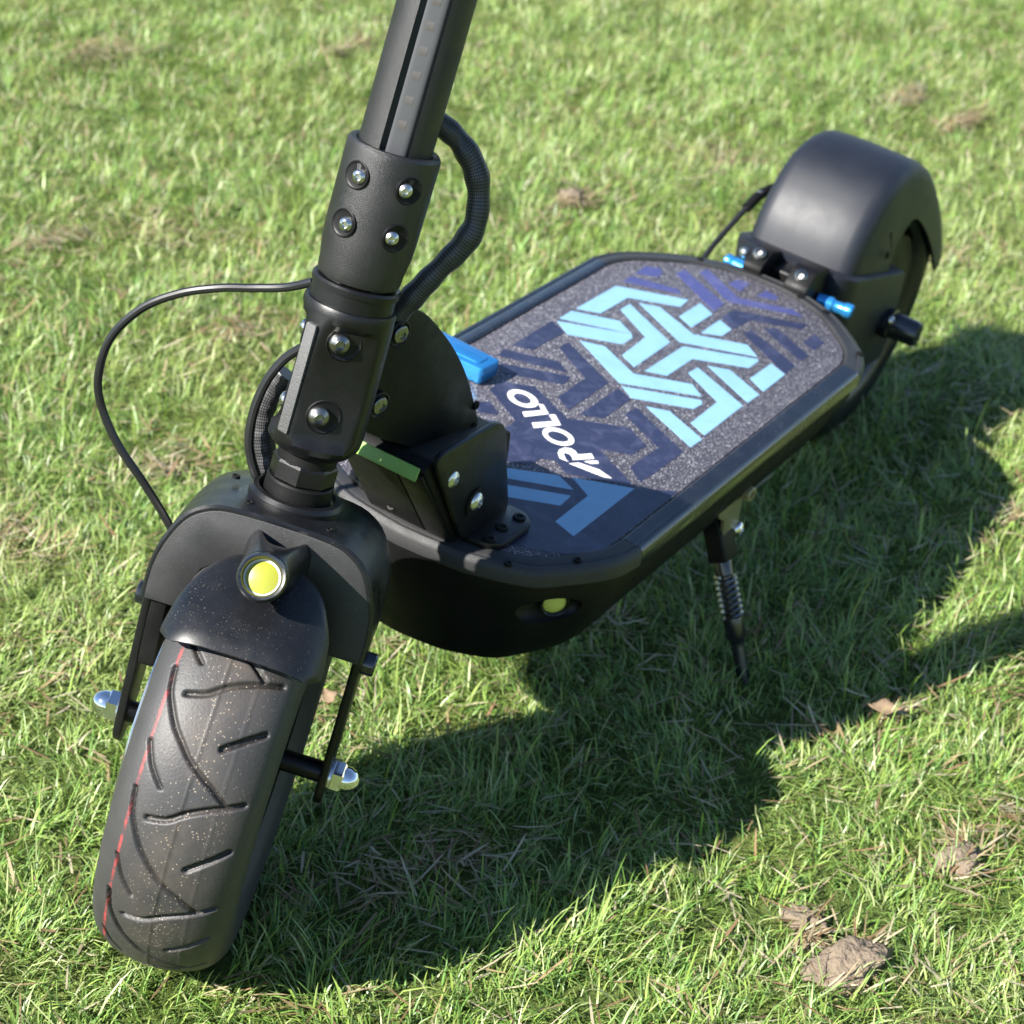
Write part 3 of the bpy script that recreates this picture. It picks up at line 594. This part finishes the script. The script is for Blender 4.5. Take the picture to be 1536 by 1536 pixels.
ridge = np.zeros_like(TH)
for u0 in (0.0, .0172): ridge = np.maximum(ridge, .0003 * np.exp(-((AR - u0) / .0006) ** 2))
rad = RR[None, :] - depth_g + ridge
VX = rad * np.cos(TH); VZ = rad * np.sin(TH); VY = np.broadcast_to(U[None, :], TH.shape) * (1 - depth_g / .08)
me = bpy.data.meshes.new('tyre'); nv = len(tp)
P3 = np.stack([VX, VY, VZ], -1).reshape(-1, 3)
B3 = np.array([list(WF), list(WV), list(AX)]); P3 = P3 @ B3 + np.array(WM - ORIG)
ii = np.arange(NTH)[:, None]; jj = np.arange(nv - 1)[None, :]; i2 = (ii + 1) % NTH
quads = np.stack([ii * nv + jj, ii * nv + jj + 1, i2 * nv + jj + 1, i2 * nv + jj], -1).reshape(-1, 4)
me.from_pydata(P3.tolist(), [], quads.tolist()); me.update()
colr = np.zeros((NTH * nv, 4), np.float32); colr[:, 3] = 1
stripe = (np.clip(1 - np.abs(AR + .0263) / .0010, 0, 1) > .2).astype(float); stripe2 = (np.clip(1 - np.abs(AR - .0263) / .0012, 0, 1) > .2).astype(float)
colr[:, 0] = stripe.ravel()
colr[:, 1] = np.clip(np.maximum(depth_g / .0020, ridge / .0003 * .8 * (np.abs(AR) < .002)), 0, 1).ravel()
colr[:, 2] = np.exp(-((AR - .004) / .019) ** 2).ravel()
ca = me.color_attributes.new('tyre', 'FLOAT_COLOR', 'POINT'); ca.data.foreach_set('color', colr.ravel())
me.shade_smooth(); me.materials.append(MAT['tyre_rubber'])
ty = bpy.data.objects.new('tyre', me); COL.objects.link(ty); ty.parent = hub
WH = Frame(STEER((0, 0, 0)), WF, AX, -WV)
G().lathe([(.0830, -.0300), (.0850, -.0300), (.0850, -.0270), (.0800, -.0220), (.0600, -.0180), (.0600, .0180), (.0800, .0220), (.0850, .0270), (.0850, .0300), (.0830, .0300), (.0770, .0240), (.0570, .0200), (.0570, -.0200), (.0770, -.0240), (.0830, -.0300)], 96, WH, False, False).build('rim', 'rail_black', hub)
G().lathe([(.0300, .0405), (.0700, .0405), (.0705, .0412), (.0705, .0424), (.0700, .0430), (.0300, .0430), (.0300, .0405)], 96, WH, False, False).build('brake_disc', 'bright_steel', hub)
G().lathe([(.006, -.058), (.006, .058)], 16, WH).build('axle', 'matte_black', hub)

# ---------------------------------------------------------------- kickstand on the left side
ks = G().prism(rounded([(-1.228, -.035), (-1.300, -.035), (-1.296, -.064), (-1.303, -.090), (-1.292, -.098), (-1.278, -.088), (-1.270, -.066), (-1.262, -.063), (-1.250, -.052)], .004, 3), -.1005, -.0975, .0006, FRY).build('kickstand', 'dull_steel')
PV = Vector((-1.282, .0935, -.085)); FT = Vector((-1.270, .1530, -.190))
kd = (FT - PV).normalized(); Lk = (FT - PV).length
KF = frame_dir(PV, kd, (1, 0, 0))
G().prism(rounded([(-.011, -.008), (.010, -.008), (.010, .006), (-.011, .006)], .002), -.014, .020, .0015, KF).build('pivot_block', 'matte_black', ks)
bolt('pivot_bolt', (-1.300, .1010, -.086), (.1, 1, 0), .0058, 'chrome', ks, 'dome', .004)
bolt('pivot_bolt', (-1.288, .1012, -.094), (.1, 1, 0), .0050, 'chrome', ks, 'dome', .0035)
bolt('pivot_bolt', (-1.294, .1010, -.052), (.1, 1, 0), .0055, 'dull_steel', ks, 'cap', .006)
G().lathe([(.0062, .014), (.0068, .016), (.0068, .030), (.0052, .0315), (.0050, .060), (.0072, .062), (.0074, .076), (.0056, .079), (.0049, .084), (.0046, Lk - .010), (.0085, Lk - .008), (.0090, Lk + .004)], 20, KF).build('stand_leg', 'rail_black', ks)
coil = [KF((.0074 * math.cos(t), .0074 * math.sin(t), .031 + .030 * t / (2 * math.pi * 7))) for t in np.linspace(0, 2 * math.pi * 7, 85)]
G().tube(coil, .0012, 6, 1).build('spring', 'dark_or_shaded_steel', ks)

# ---------------------------------------------------------------- rear arm, mudguard and wheel
path = [(-1.574, -.020), (-1.580, .008), (-1.588, .030), (-1.602, .050), (-1.624, .0685), (-1.655, .0765), (-1.690, .0740), (-1.733, .0565), (-1.775, .0270), (-1.815, -.008), (-1.846, -.042)]
pp = [tuple(p)[:2] for p in catmull([(x, z, 0) for x, z in path], 4)]
rg = G(); rings = []; npp = len(pp)
for i, (x, z) in enumerate(pp):
    a_ = Vector(pp[max(0, i - 1)]); b_ = Vector(pp[min(npp - 1, i + 1)]); T = (b_ - a_).normalized(); nx, nz = -T.y, T.x
    if nz < 0 and i > 3: nx, nz = -nx, -nz
    if i <= 3 and nx < 0: nx, nz = -nx, -nz
    s_ = i / (npp - 1); W = .0490 - .002 * s_; st_ = min(1, max(0, (s_ - .54) / .13)); sk = .088 + (.046 - .088) * st_ * st_ * (3 - 2 * st_) - .014 * max(0, s_ - .63) / .37; sec_o = []; sec_i = []
    for yy, dd in ((-1.04, sk), (-1.02, sk * .55), (-.985, .014), (-.93, .0072), (-.84, .0030), (-.70, .0010), (-.35, .0002), (0, 0), (.35, .0002), (.70, .0010), (.84, .0030), (.93, .0072), (.985, .014), (1.02, sk * .55), (1.04, sk)):
        sec_o.append((x - nx * dd, yy * W - .003, z - nz * dd)); e = .003
        sec_i.append((x - nx * (dd + e * max(0, 1 - abs(yy) ** 4)), yy * (W - e) - .003, z - nz * (dd + e * max(0, 1 - abs(yy) ** 4) + (0.0 if abs(yy) < 1.03 else -.0001))))
    rings.append(sec_o + sec_i[::-1])
rg.loft(rings)
rguard = rg.build('rear_mudguard', 'matte_plastic', sharp=45)
bolt('mudguard_screw', (-1.640, .0505, .008), (0, 1, .1), .003, 'matte_black', rguard, 'cap', .001)
def arm_sec(z, xf, xr, w, rad):
    ol = [(xf, -w * .80), (xf, w * .80), (xf - .016, w), (xr, w * 1.04), (xr - .004, w * .9), (xr - .004, -w * .9), (xr, -w * 1.04), (xf - .016, -w)]
    return [(x, y - .002, z) for x, y in rounded(ol, rad, 4)]
def tilt(ring, k): return [(x, y, z + k * (x + 1.56)) for x, y, z in ring]
ra = G().loft([tilt(arm_sec(-.112, -1.615, -1.735, .046, .008), .05), tilt(arm_sec(-.085, -1.592, -1.728, .049, .008), .10), tilt(arm_sec(-.040, -1.570, -1.712, .0530, .008), .16), tilt(arm_sec(.002, -1.559, -1.700, .0540, .008), .22), tilt(arm_sec(.0075, -1.5585, -1.699, .0535, .008), .23), tilt(arm_sec(.0085, -1.5605, -1.698, .0515, .008), .23)])
rarm = ra.build('rear_arm', 'matte_plastic', sharp=40)
# link bracket between deck and rear arm
prism_y(rounded([(-1.530, -.030), (-1.520, .006), (-1.538, .016), (-1.563, .010), (-1.566, -.030)], .005), -.026, -.010, .0015, 'link_bracket', 'matte_black', rarm)
prism_y(rounded([(-1.530, -.030), (-1.516, .004), (-1.532, .018), (-1.563, .012), (-1.566, -.030)], .006), .012, .032, .0015, 'link_bracket', 'body_plastic', rarm)
prism_y(rounded([(-1.545, -.020), (-1.545, .001), (-1.564, .004), (-1.564, -.020)], .002), -.0098, .0118, .001, 'cross_plate', 'powder_coat', rarm)
bolt('link_bolt', (-1.5305, -.0180, .0135), (.75, .1, .6), .0056, 'dark_or_shaded_steel', rarm, 'dome', .004)
bolt('link_bolt', (-1.5260, .0215, .0115), (.85, .1, .5), .0058, 'dark_or_shaded_steel', rarm, 'dome', .004)
bolt('link_bolt', (-1.540, -.034, .006), (.7, -.2, .5), .004, 'bright_steel', rarm, 'dome', .003)
for y, L in ((.045, .030), (-.040, .022)):
    sg = 1 if y > 0 else -1
    f2 = frame_dir((-1.545, y - sg * .012, -.010), (-.15, sg, .0))
    G().lathe([(.0055, 0), (.0064, .001), (.0064, .013), (.0048, .015), (.0048, L - .008), (.0060, L - .006), (.0060, L - .001), (.0050, L)], 20, f2).build('adjuster_bolt', 'blue_anodised', rarm)
f2 = frame_dir((-1.688, .0500, -.068), (0, 1, 0))
G().lathe([(.013, 0), (.0135, .003), (.0135, .009), (.0115, .010), (.0112, .030), (.0095, .0335), (.0005, .0338)], 28, f2).build('axle_cap', 'rail_black', rarm)
bolt('pinch_bolt', (-1.676, .060, -.060), (.3, .9, .3), .004, 'bright_steel', rarm, 'dome', .003)
rw = G().lathe([(.012, -.036), (.070, -.032), (.074, -.020), (.074, .020), (.070, .032), (.012, .036)], 48).build('rear_wheel', 'matte_black', fr=Frame((-1.71, .003, -.073), (1, 0, 0), (0, 0, 1), (0, -1, 0)))
G().lathe([(r, u) for u, r in [tuple(p)[:2] for p in catmull([(u, r - .003, 0) for u, r in TYRE], 2)]], 96, Frame((-1.71, .003, -.073), (1, 0, 0), (0, 0, 1), (0, -1, 0)), False, False).build('tyre', 'black_rubber_cable', rw)

# ---------------------------------------------------------------- cables
BRAKE= [(-0.8825, -0.0235, 0.187), (-0.8811, -0.038, 0.1783), (-0.8787, -0.0565, 0.1709), (-0.8763, -0.0755, 0.1637), (-0.8709, -0.0964, 0.1534), (-0.8638, -0.1148, 0.1387), (-0.856, -0.1267, 0.1183), (-0.852, -0.1289, 0.097), (-0.8526, -0.1257, 0.0793), (-0.8553, -0.1135, 0.0585), (-0.8608, -0.0963, 0.0384), (-0.8657, -0.0815, 0.0193), (-0.8697, -0.0701, 0.0009)]
WOVEN= [(-0.9236, 0.0012, 0.2782), (-0.9296, 0.0097, 0.2738), (-0.934, 0.0181, 0.2671), (-0.9364, 0.0271, 0.2567), (-0.9358, 0.0327, 0.2441), (-0.9325, 0.0357, 0.2293), (-0.9282, 0.0329, 0.2168), (-0.9225, 0.0267, 0.2045), (-0.9169, 0.0209, 0.1922), (-0.9129, 0.016, 0.1816), (-0.9094, 0.012, 0.1713)]
WOVEN2= [(-0.8812, -0.0296, 0.1307), (-0.8764, -0.0357, 0.1155), (-0.8736, -0.0347, 0.0984), (-0.873, -0.0281, 0.0809), (-0.8741, -0.0219, 0.0664)]
THIN= [(-0.8733, -0.0174, 0.1548), (-0.8701, -0.0261, 0.1442), (-0.8653, -0.0317, 0.1294), (-0.8608, -0.0333, 0.1121), (-0.858, -0.0309, 0.0946), (-0.8585, -0.0242, 0.0793), (-0.8621, -0.018, 0.0691)]
REARC= [(-1.5311, -0.071, -0.0346), (-1.5579, -0.0702, -0.0141), (-1.581, -0.0682, -0.0001), (-1.6049, -0.0651, 0.0143), (-1.6236, -0.0636, 0.0218), (-1.6422, -0.058, 0.0263)]
G().tube(BRAKE, .0024, 10, 6).build('brake_cable', 'black_rubber_cable')
def sleeve(path, r, name):
    P = catmull(path, 10); n = 14
    g = G().tube(path, lambda s: r * (1 + .05 * math.sin(s * 60) + .06 * math.sin(s * 23 + 1)), n, 10)
    o = g.build(name, 'woven_sleeve'); me_ = o.data; uv = me_.uv_layers.new(name='UVMap')
    L = sum((P[i + 1] - P[i]).length for i in range(len(P) - 1))
    for pl in me_.polygons:
        for li, vi in zip(pl.loop_indices, pl.vertices):
            i, k = divmod(vi, n); s_ = i / (len(P) - 1) * L / .0008; a_ = k / n * 32
            uv.data[li].uv = (s_ * .5 + a_ , s_ * .5 - a_)
    return o
sleeve(WOVEN, .0063, 'woven_cable'); sleeve(WOVEN2, .0062, 'woven_cable')
G().tube(THIN, .0026, 10, 6).build('brake_cable', 'black_rubber_cable')
rc = G().tube(REARC, .0024, 8, 6).build('motor_cable', 'black_rubber_cable')
G().tube(REARC[-3:], .0042, 10, 4).build('cable_gland', 'matte_black', rc)
bolt('cable_nut', REARC[-2], (-.2, -.6, .8), .004, 'bright_steel', rc, 'cap', .003)

# ================================================================ THE LAWN
def height(x, y):
    return .006 * np.sin(x * 5.1 + 1.3) * np.cos(y * 4.3 + .4) + .004 * np.sin(x * 11 + y * 7) - .004 + .034 * np.exp(-((x + .90) / .24) ** 2 - ((y - .30) / .17) ** 2)  # last term: rise added to shorten the shadow at the deck's rear
XS = np.concatenate([np.linspace(-200, -6, 14)[:-1], np.linspace(-6, 3, 181), np.linspace(3, 200, 14)[1:]])
YS = np.concatenate([np.linspace(-200, -5, 14)[:-1], np.linspace(-5, 4, 181), np.linspace(4, 200, 14)[1:]])
gx, gy = np.meshgrid(XS, YS, indexing='ij'); gz = height(gx, gy) * (np.hypot(gx, gy) < 8)
me = bpy.data.meshes.new('ground'); ny = len(YS)
a_, b_ = np.meshgrid(np.arange(len(XS) - 1), np.arange(ny - 1), indexing='ij')
q = np.stack([a_ * ny + b_, (a_ + 1) * ny + b_, (a_ + 1) * ny + b_ + 1, a_ * ny + b_ + 1], -1).reshape(-1, 4)
me.from_pydata(np.stack([gx, gy, gz], -1).reshape(-1, 3).tolist(), [], q.tolist()); me.shade_smooth()
mt, t, b = new_mat('soil_and_thatch')
n1 = tex_noise(t, 9, 5, 0.65); n2 = tex_noise(t, 160, 4, 0.7)
r1 = ramp(t, n1.outputs[0], [(0.35, (0.060, 0.095, 0.022)), (0.58, (0.105, 0.135, 0.036)), (0.76, (0.16, 0.125, 0.06))])
r2 = ramp(t, n2.outputs[0], [(0.3, (0.5, 0.5, 0.5)), (0.7, (1.5, 1.5, 1.5))])
mx = t.nodes.new('ShaderNodeMix'); mx.data_type = 'RGBA'; mx.blend_type = 'MULTIPLY'; mx.inputs[0].default_value = 1
t.links.new(r1.outputs[0], mx.inputs[6]); t.links.new(r2.outputs[0], mx.inputs[7]); t.links.new(mx.outputs[2], b.inputs['Base Color'])
b.inputs['Roughness'].default_value = 0.95; b.inputs['Specular IOR Level'].default_value = 0.1
bump(t, b, n2.outputs[0], 0.8, 0.01)
me.materials.append(mt); gr = bpy.data.objects.new('ground', me); COL.objects.link(gr); gr['kind'] = 'structure'; gr['label'] = 'dark soil and thatch under the mown lawn'; gr['category'] = 'ground'

def grass_material(key, trans):
    mt = bpy.data.materials.new(key); mt.use_nodes = True; t = mt.node_tree; t.nodes.clear()
    at = t.nodes.new('ShaderNodeAttribute'); at.attribute_name = 'blade'
    p = t.nodes.new('ShaderNodeBsdfPrincipled'); p.inputs['Roughness'].default_value = 0.43; p.inputs['Specular IOR Level'].default_value = 0.65
    t.links.new(at.outputs['Color'], p.inputs['Base Color'])
    tr = t.nodes.new('ShaderNodeBsdfTranslucent'); hs_ = t.nodes.new('ShaderNodeHueSaturation'); hs_.inputs['Hue'].default_value = 0.485; hs_.inputs['Saturation'].default_value = 1.1; hs_.inputs['Value'].default_value = 1.25
    t.links.new(at.outputs['Color'], hs_.inputs['Color']); t.links.new(hs_.outputs[0], tr.inputs[0])
    mxs = t.nodes.new('ShaderNodeMixShader'); mxs.inputs[0].default_value = trans
    t.links.new(p.outputs[0], mxs.inputs[1]); t.links.new(tr.outputs[0], mxs.inputs[2])
    o_ = t.nodes.new('ShaderNodeOutputMaterial'); t.links.new(mxs.outputs[0], o_.inputs[0]); MAT[key] = mt
grass_material('grass_blades', 0.22); grass_material('dry_grass', 0.2)

def value_noise(x, y, cell, seed):
    r_ = np.random.default_rng(seed); T = r_.random((64, 64)); u = x / cell; v = y / cell; i = np.floor(u).astype(int); j = np.floor(v).astype(int)
    fu = u - i; fv = v - j; fu = fu * fu * (3 - 2 * fu); fv = fv * fv * (3 - 2 * fv); g_ = lambda a, b: T[a % 64, b % 64]
    return (g_(i, j) * (1 - fu) + g_(i + 1, j) * fu) * (1 - fv) + (g_(i, j + 1) * (1 - fu) + g_(i + 1, j + 1) * fu) * fv
# worn spots where the turf is thin and the thatch shows: (x, y, radius)
WORN = [(-.335, .352, .035), (-.202, .304, .030), (-.235, -.063, .025), (-.454, .253, .022), (-.184, .337, .030), (-1.368, -.076, .05), (-1.526, -.383, .05), (-1.264, -.44, .05),
        (-1.604, -.965, .06), (-.472, -.379, .04), (-.281, -.379, .035), (-.727, -.492, .04), (-1.943, -.306, .06), (-.78, .239, .035), (-.098, .08, .03), (-.147, .102, .03),
        (-.461, .031, .03), (-1.346, -1.171, .06), (-1.907, -.218, .06), (-.8, -.779, .04), (-.902, -.725, .05), (-.398, .37, .03)]
def in_view(x, y, z=0.01, margin=1.12):
    d = np.stack([x - CAM_LOC.x, y - CAM_LOC.y, np.full_like(x, z - CAM_LOC.z)], -1)
    xx = d @ np.array(R_); yy = d @ np.array(U_); zz = -(d @ np.array(B_)); k = 3300 / 768
    return (zz > .2) & (np.abs(xx / zz * k) < margin) & (np.abs(yy / zz * k) < margin)
def scatter(n, x0, x1, y0, y1):
    return rng.uniform(x0, x1, n), rng.uniform(y0, y1, n)
def blades(name, x, y, L, W, lean, cols, mat, sink=.002, flat=None):
    """blades of grass: each a bent, tapering ribbon rooted in the ground"""
    n = len(x); az = 2 * np.pi * 2 * value_noise(x, y, .055, 41) + rng.normal(0, 1.0, n); z0 = height(x, y) - sink
    S = np.array([0, .42, .78, 1.0]); Wd = np.array([.8, 1.0, .72, 0.0])
    bend = lean; dirx, diry = np.cos(az), np.sin(az); twist = rng.uniform(-.9, .9, n); sx = -np.sin(az + twist); sy = np.cos(az + twist)
    verts = np.zeros((n, 7, 3), np.float32)
    pos = []
    ang0 = rng.uniform(0, .45, n) * np.minimum(1, lean) if flat is None else flat
    hx_ = np.zeros(n); hz_ = np.zeros(n); prev = 0
    for k, s in enumerate(S):
        if k:
            ds = s - prev; a = ang0 + bend * (prev + s) / 2
            hx_ = hx_ + np.sin(a) * ds * L; hz_ = hz_ + np.cos(a) * ds * L; prev = s
        hz_c = np.maximum(hz_, .0015)
        cx, cy, cz = x + dirx * hx_, y + diry * hx_, z0 + hz_c
        if k < 3:
            w = W * Wd[k] / 2
            verts[:, 2 * k] = np.stack([cx - sx * w, cy - sy * w, cz], -1); verts[:, 2 * k + 1] = np.stack([cx + sx * w, cy + sy * w, cz], -1)
        else: verts[:, 6] = np.stack([cx, cy, cz], -1)
    base = (np.arange(n) * 7)[:, None]
    quads = np.concatenate([base + np.array([0, 1, 3, 2]), base + np.array([2, 3, 5, 4])], 1).reshape(-1)
    tris = (base + np.array([4, 5, 6])).reshape(-1)
    loops = np.concatenate([np.concatenate([quads.reshape(n, 8), tris.reshape(n, 3)], 1)]).reshape(-1)
    starts = (np.arange(n)[:, None] * 11 + np.array([0, 4, 8])).reshape(-1); 
    me = bpy.data.meshes.new(name); me.vertices.add(n * 7); me.vertices.foreach_set('co', verts.reshape(-1))
    me.loops.add(n * 11); me.loops.foreach_set('vertex_index', loops.astype(np.int32)); me.polygons.add(n * 3)
    me.polygons.foreach_set('loop_start', starts.astype(np.int32)); me.update(calc_edges=True)
    c4 = np.ones((n, 7, 4), np.float32); c4[:, :, :3] = cols[:, None, :]
    tipc = np.array([.20, .19, .08]); tipf = (rng.random(n) < .35)[:, None] * .35
    c4[:, 6, :3] = c4[:, 6, :3] * (1 - tipf) + tipc * tipf
    ca = me.color_attributes.new('blade', 'FLOAT_COLOR', 'POINT'); ca.data.foreach_set('color', c4.reshape(-1))
    me.shade_smooth(); me.materials.append(MAT[mat]); me.validate()
    o = bpy.data.objects.new(name, me); COL.objects.link(o); o['kind'] = 'stuff'; return o
def keep_mask(x, y):
    """no blades where the tyres press the turf down; thin turf at worn spots"""
    k = np.ones(len(x)); 
    for wx, wy, wr in WORN: k *= 1 - .6 * np.exp(-((x - wx) ** 2 + (y - wy) ** 2) / (wr * wr)) * np.clip(value_noise(x, y, .022, 31) * 2.2 - .3, 0, 1)
    cp = np.array([.003, .003]); hd = np.array([WF.x, WF.y]); hd = hd / np.linalg.norm(hd)
    lx = (x - cp[0]) * hd[0] + (y - cp[1]) * hd[1]; ly = -(x - cp[0]) * hd[1] + (y - cp[1]) * hd[0]
    k *= ~((np.abs(lx) < .058) & (np.abs(ly) < .034)); k *= ~((np.abs(x + .89) < .06) & (np.abs(y) < .034))
    return k
pal = np.array([[.19, .31, .060], [.25, .36, .068], [.12, .235, .045], [.28, .36, .095], [.37, .42, .19], [.23, .335, .09], [.14, .27, .055]])
def colours(x, y, n):
    i = rng.integers(0, len(pal), n); c = pal[i] * rng.uniform(.75, 1.25, n)[:, None]
    big = value_noise(x, y, .22, 3); sm = value_noise(x, y, .05, 5)
    yel = np.clip((big * .6 + sm * .4 - .45) * 2.2, 0, 1)[:, None]
    return c * (1 - .40 * yel) + np.array([.42, .44, .17]) * .40 * yel
parts = []
def patch(n, box, view, dmin, dmax, prob, side=False):
    x, y = scatter(n, *box); d = np.hypot(x - CAM_LOC.x, y - CAM_LOC.y); v = in_view(x, y)
    if side: v = v | ~((x > -2.4) & (x < .55) & (y > -1.5) & (y < .9))
    k = (v if view else ~v) & (d >= dmin) & (d < dmax) & (rng.random(n) < keep_mask(x, y) * prob * (.35 + .65 * np.clip(value_noise(x, y, .025, 8) * 3 - .6, 0, 1)))
    return x[k], y[k]
BOX = (-3.6, 1.0, -2.6, 1.5); WIDE = (-6.0, 1.6, -4.0, 3.0); WIDE_A = 7.6 * 7.0; AREA = (BOX[1] - BOX[0]) * (BOX[3] - BOX[2])
x1, y1 = patch(int(AREA * 124000), BOX, True, 0, 1.75, 1); x2, y2 = patch(int(AREA * 80000), BOX, True, 1.75, 4.5, 1); x3, y3 = patch(int(AREA * 23000), BOX, False, 0, 4.5, 1, True); x4, y4 = patch(int(WIDE_A * 4200), WIDE, False, 0, 9, 1)
x = np.concatenate([x1, x2, x3, x4]); y = np.concatenate([y1, y2, y3, y4]); n = len(x)
wide = np.concatenate([np.ones(len(x1)), np.full(len(x2), 1.05), np.full(len(x3), 1.7), np.full(len(x4), 2.6)])
tall = value_noise(x, y, .07, 12)
L = rng.gamma(7, 1 / 7, n) * (.0125 + .0115 * tall); W = rng.uniform(.0006, .0013, n) * wide
under = (np.abs(y - .02) < .12) & (x > -.75) & (x < -.15); L = np.where(under, np.minimum(L, .05), L)
lean = rng.uniform(.35, 2.6, n)
g = blades('grass', x, y, L, W, lean, colours(x, y, n), 'grass_blades'); g['label'] = 'short mown green grass of the lawn around the scooter'; g['category'] = 'grass'
# longer, straighter tufts standing above the mown sward
x, y = patch(int(AREA * 1700), BOX, True, 0, 2.6, 1); n = len(x); m_ = rng.random(n) < np.clip(value_noise(x, y, .06, 21) * 1.8 - .6, .04, 1); x, y = x[m_], y[m_]; n = len(x)
g = blades('long_grass', x, y, rng.uniform(.022, .040, n), rng.uniform(.0011, .0021, n), rng.uniform(.3, 1.4, n), colours(x, y, n) * 1.1, 'grass_blades'); g['label'] = 'longer grass blades standing above the mown lawn'; g['category'] = 'grass'
# dead clippings and straw lying in the sward
x, y = patch(int(AREA * 4600), BOX, True, 0, 4.5, 1)
wx = []; wy = []
for a, b2, r in WORN:
    k = int(75 * (r / .035) ** 2); q_ = rng.normal(0, r * .6, (k, 2)) * np.array([1.0, .55 + .45 * math.sin(a * 40)]); wx.append(a + q_[:, 0]); wy.append(b2 + q_[:, 1])
x = np.concatenate([x] + wx); y = np.concatenate([y] + wy); n = len(x)
dry = np.array([[.34, .25, .13], [.42, .34, .20], [.24, .15, .08], [.50, .44, .30]])[rng.integers(0, 4, n)] * rng.uniform(.6, 1.1, n)[:, None]
g = blades('dry_clippings', x, y, rng.uniform(.012, .034, n), rng.uniform(.0010, .0022, n), rng.uniform(-.1, .5, n), dry, 'dry_grass', sink=-.006, flat=rng.uniform(1.0, 1.5, n)); g['label'] = 'straw coloured dead clippings lying in the lawn'; g['category'] = 'clippings'
# a few curled dead leaves
LEAVES = [(-.454, .253, .013, 'curled orange brown dead leaf at the lower edge of the scooter shadow'), (-.235, -.063, .011, 'tan dead leaf lying between the fork arm and the deck front')]
for lx, ly, ls, lab in LEAVES:
    g = G(); nu_, nv_ = 9, 5; ph = random.uniform(0, 6.28); vs = []
    for i in range(nu_):
        for j in range(nv_):
            u = i / (nu_ - 1) * 2 - 1; v = j / (nv_ - 1) * 2 - 1; w = .55 * (1 - abs(u) ** 1.7) * (1 + .18 * math.sin(7 * u + ph)) + .02
            xx, yy = u * ls, v * w * ls; zz = .35 * ls * (v * v * (w + .2) + .6 * u * u + .3 * math.sin(3 * u + ph) * v)
            vs.append((lx + xx * math.cos(ph) - yy * math.sin(ph), ly + xx * math.sin(ph) + yy * math.cos(ph), float(height(lx, ly)) + .013 + zz))
    fs = [(i * nv_ + j, i * nv_ + j + 1, (i + 1) * nv_ + j + 1, (i + 1) * nv_ + j) for i in range(nu_ - 1) for j in range(nv_ - 1)]
    me = bpy.data.meshes.new('dead_leaf'); me.from_pydata([tuple(Vector(p) - Vector((lx, ly, 0))) for p in vs], [], fs); me.shade_smooth(); me.materials.append(MAT['dead_leaf'])
    o = bpy.data.objects.new('dead_leaf', me); COL.objects.link(o); o.location = (lx, ly, 0); o['label'] = lab; o['category'] = 'leaf'; o['group'] = 'dead leaves lying on the lawn'
    so_ = o.modifiers.new('thickness', 'SOLIDIFY'); so_.thickness = .0005

# lumps of dry soil thrown up in the turf
LUMPS = [(-.335, .352, .015, 'lump of dry brown soil in sunlit grass right of the scooter shadow'), (-.215, .297, .012, 'flat grey brown soil lump in the lawn to the left of the biggest lump'),
         (-.184, .337, .019, 'biggest tan soil lump, near the bottom right corner of the lawn'), (-1.264, -.44, .016, 'dark soil lump in the lawn beyond the deck, behind the woven cable')]
for k, (lx, ly, ls, lab) in enumerate(LUMPS):
    bm = bmesh.new(); bmesh.ops.create_icosphere(bm, subdivisions=4, radius=1)
    for v in bm.verts:
        p = np.array(v.co); q = sum(math.sin(p @ np.array(w) + k * 2.1) * a for w, a in (((3, 1, 2), .16), ((-2, 4, 1), .14), ((5, -3, 6), .10), ((9, 8, -7), .07), ((-14, 11, 13), .05), ((23, -19, 17), .035)))
        p = p * (1 + q); v.co = Vector((p[0] * ls * 1.25, p[1] * ls * .8, p[2] * ls * .42))
    me = bpy.data.meshes.new('soil_lump'); bm.to_mesh(me); bm.free(); me.shade_smooth(); me.materials.append(MAT['dry_soil'])
    o = bpy.data.objects.new('soil_lump', me); COL.objects.link(o); o.location = (lx, ly, float(height(lx, ly)) + ls * .42); o.rotation_euler = (.1, -.1, k * 1.3); o['label'] = lab; o['category'] = 'soil lump'; o['group'] = 'lumps of soil in the lawn'
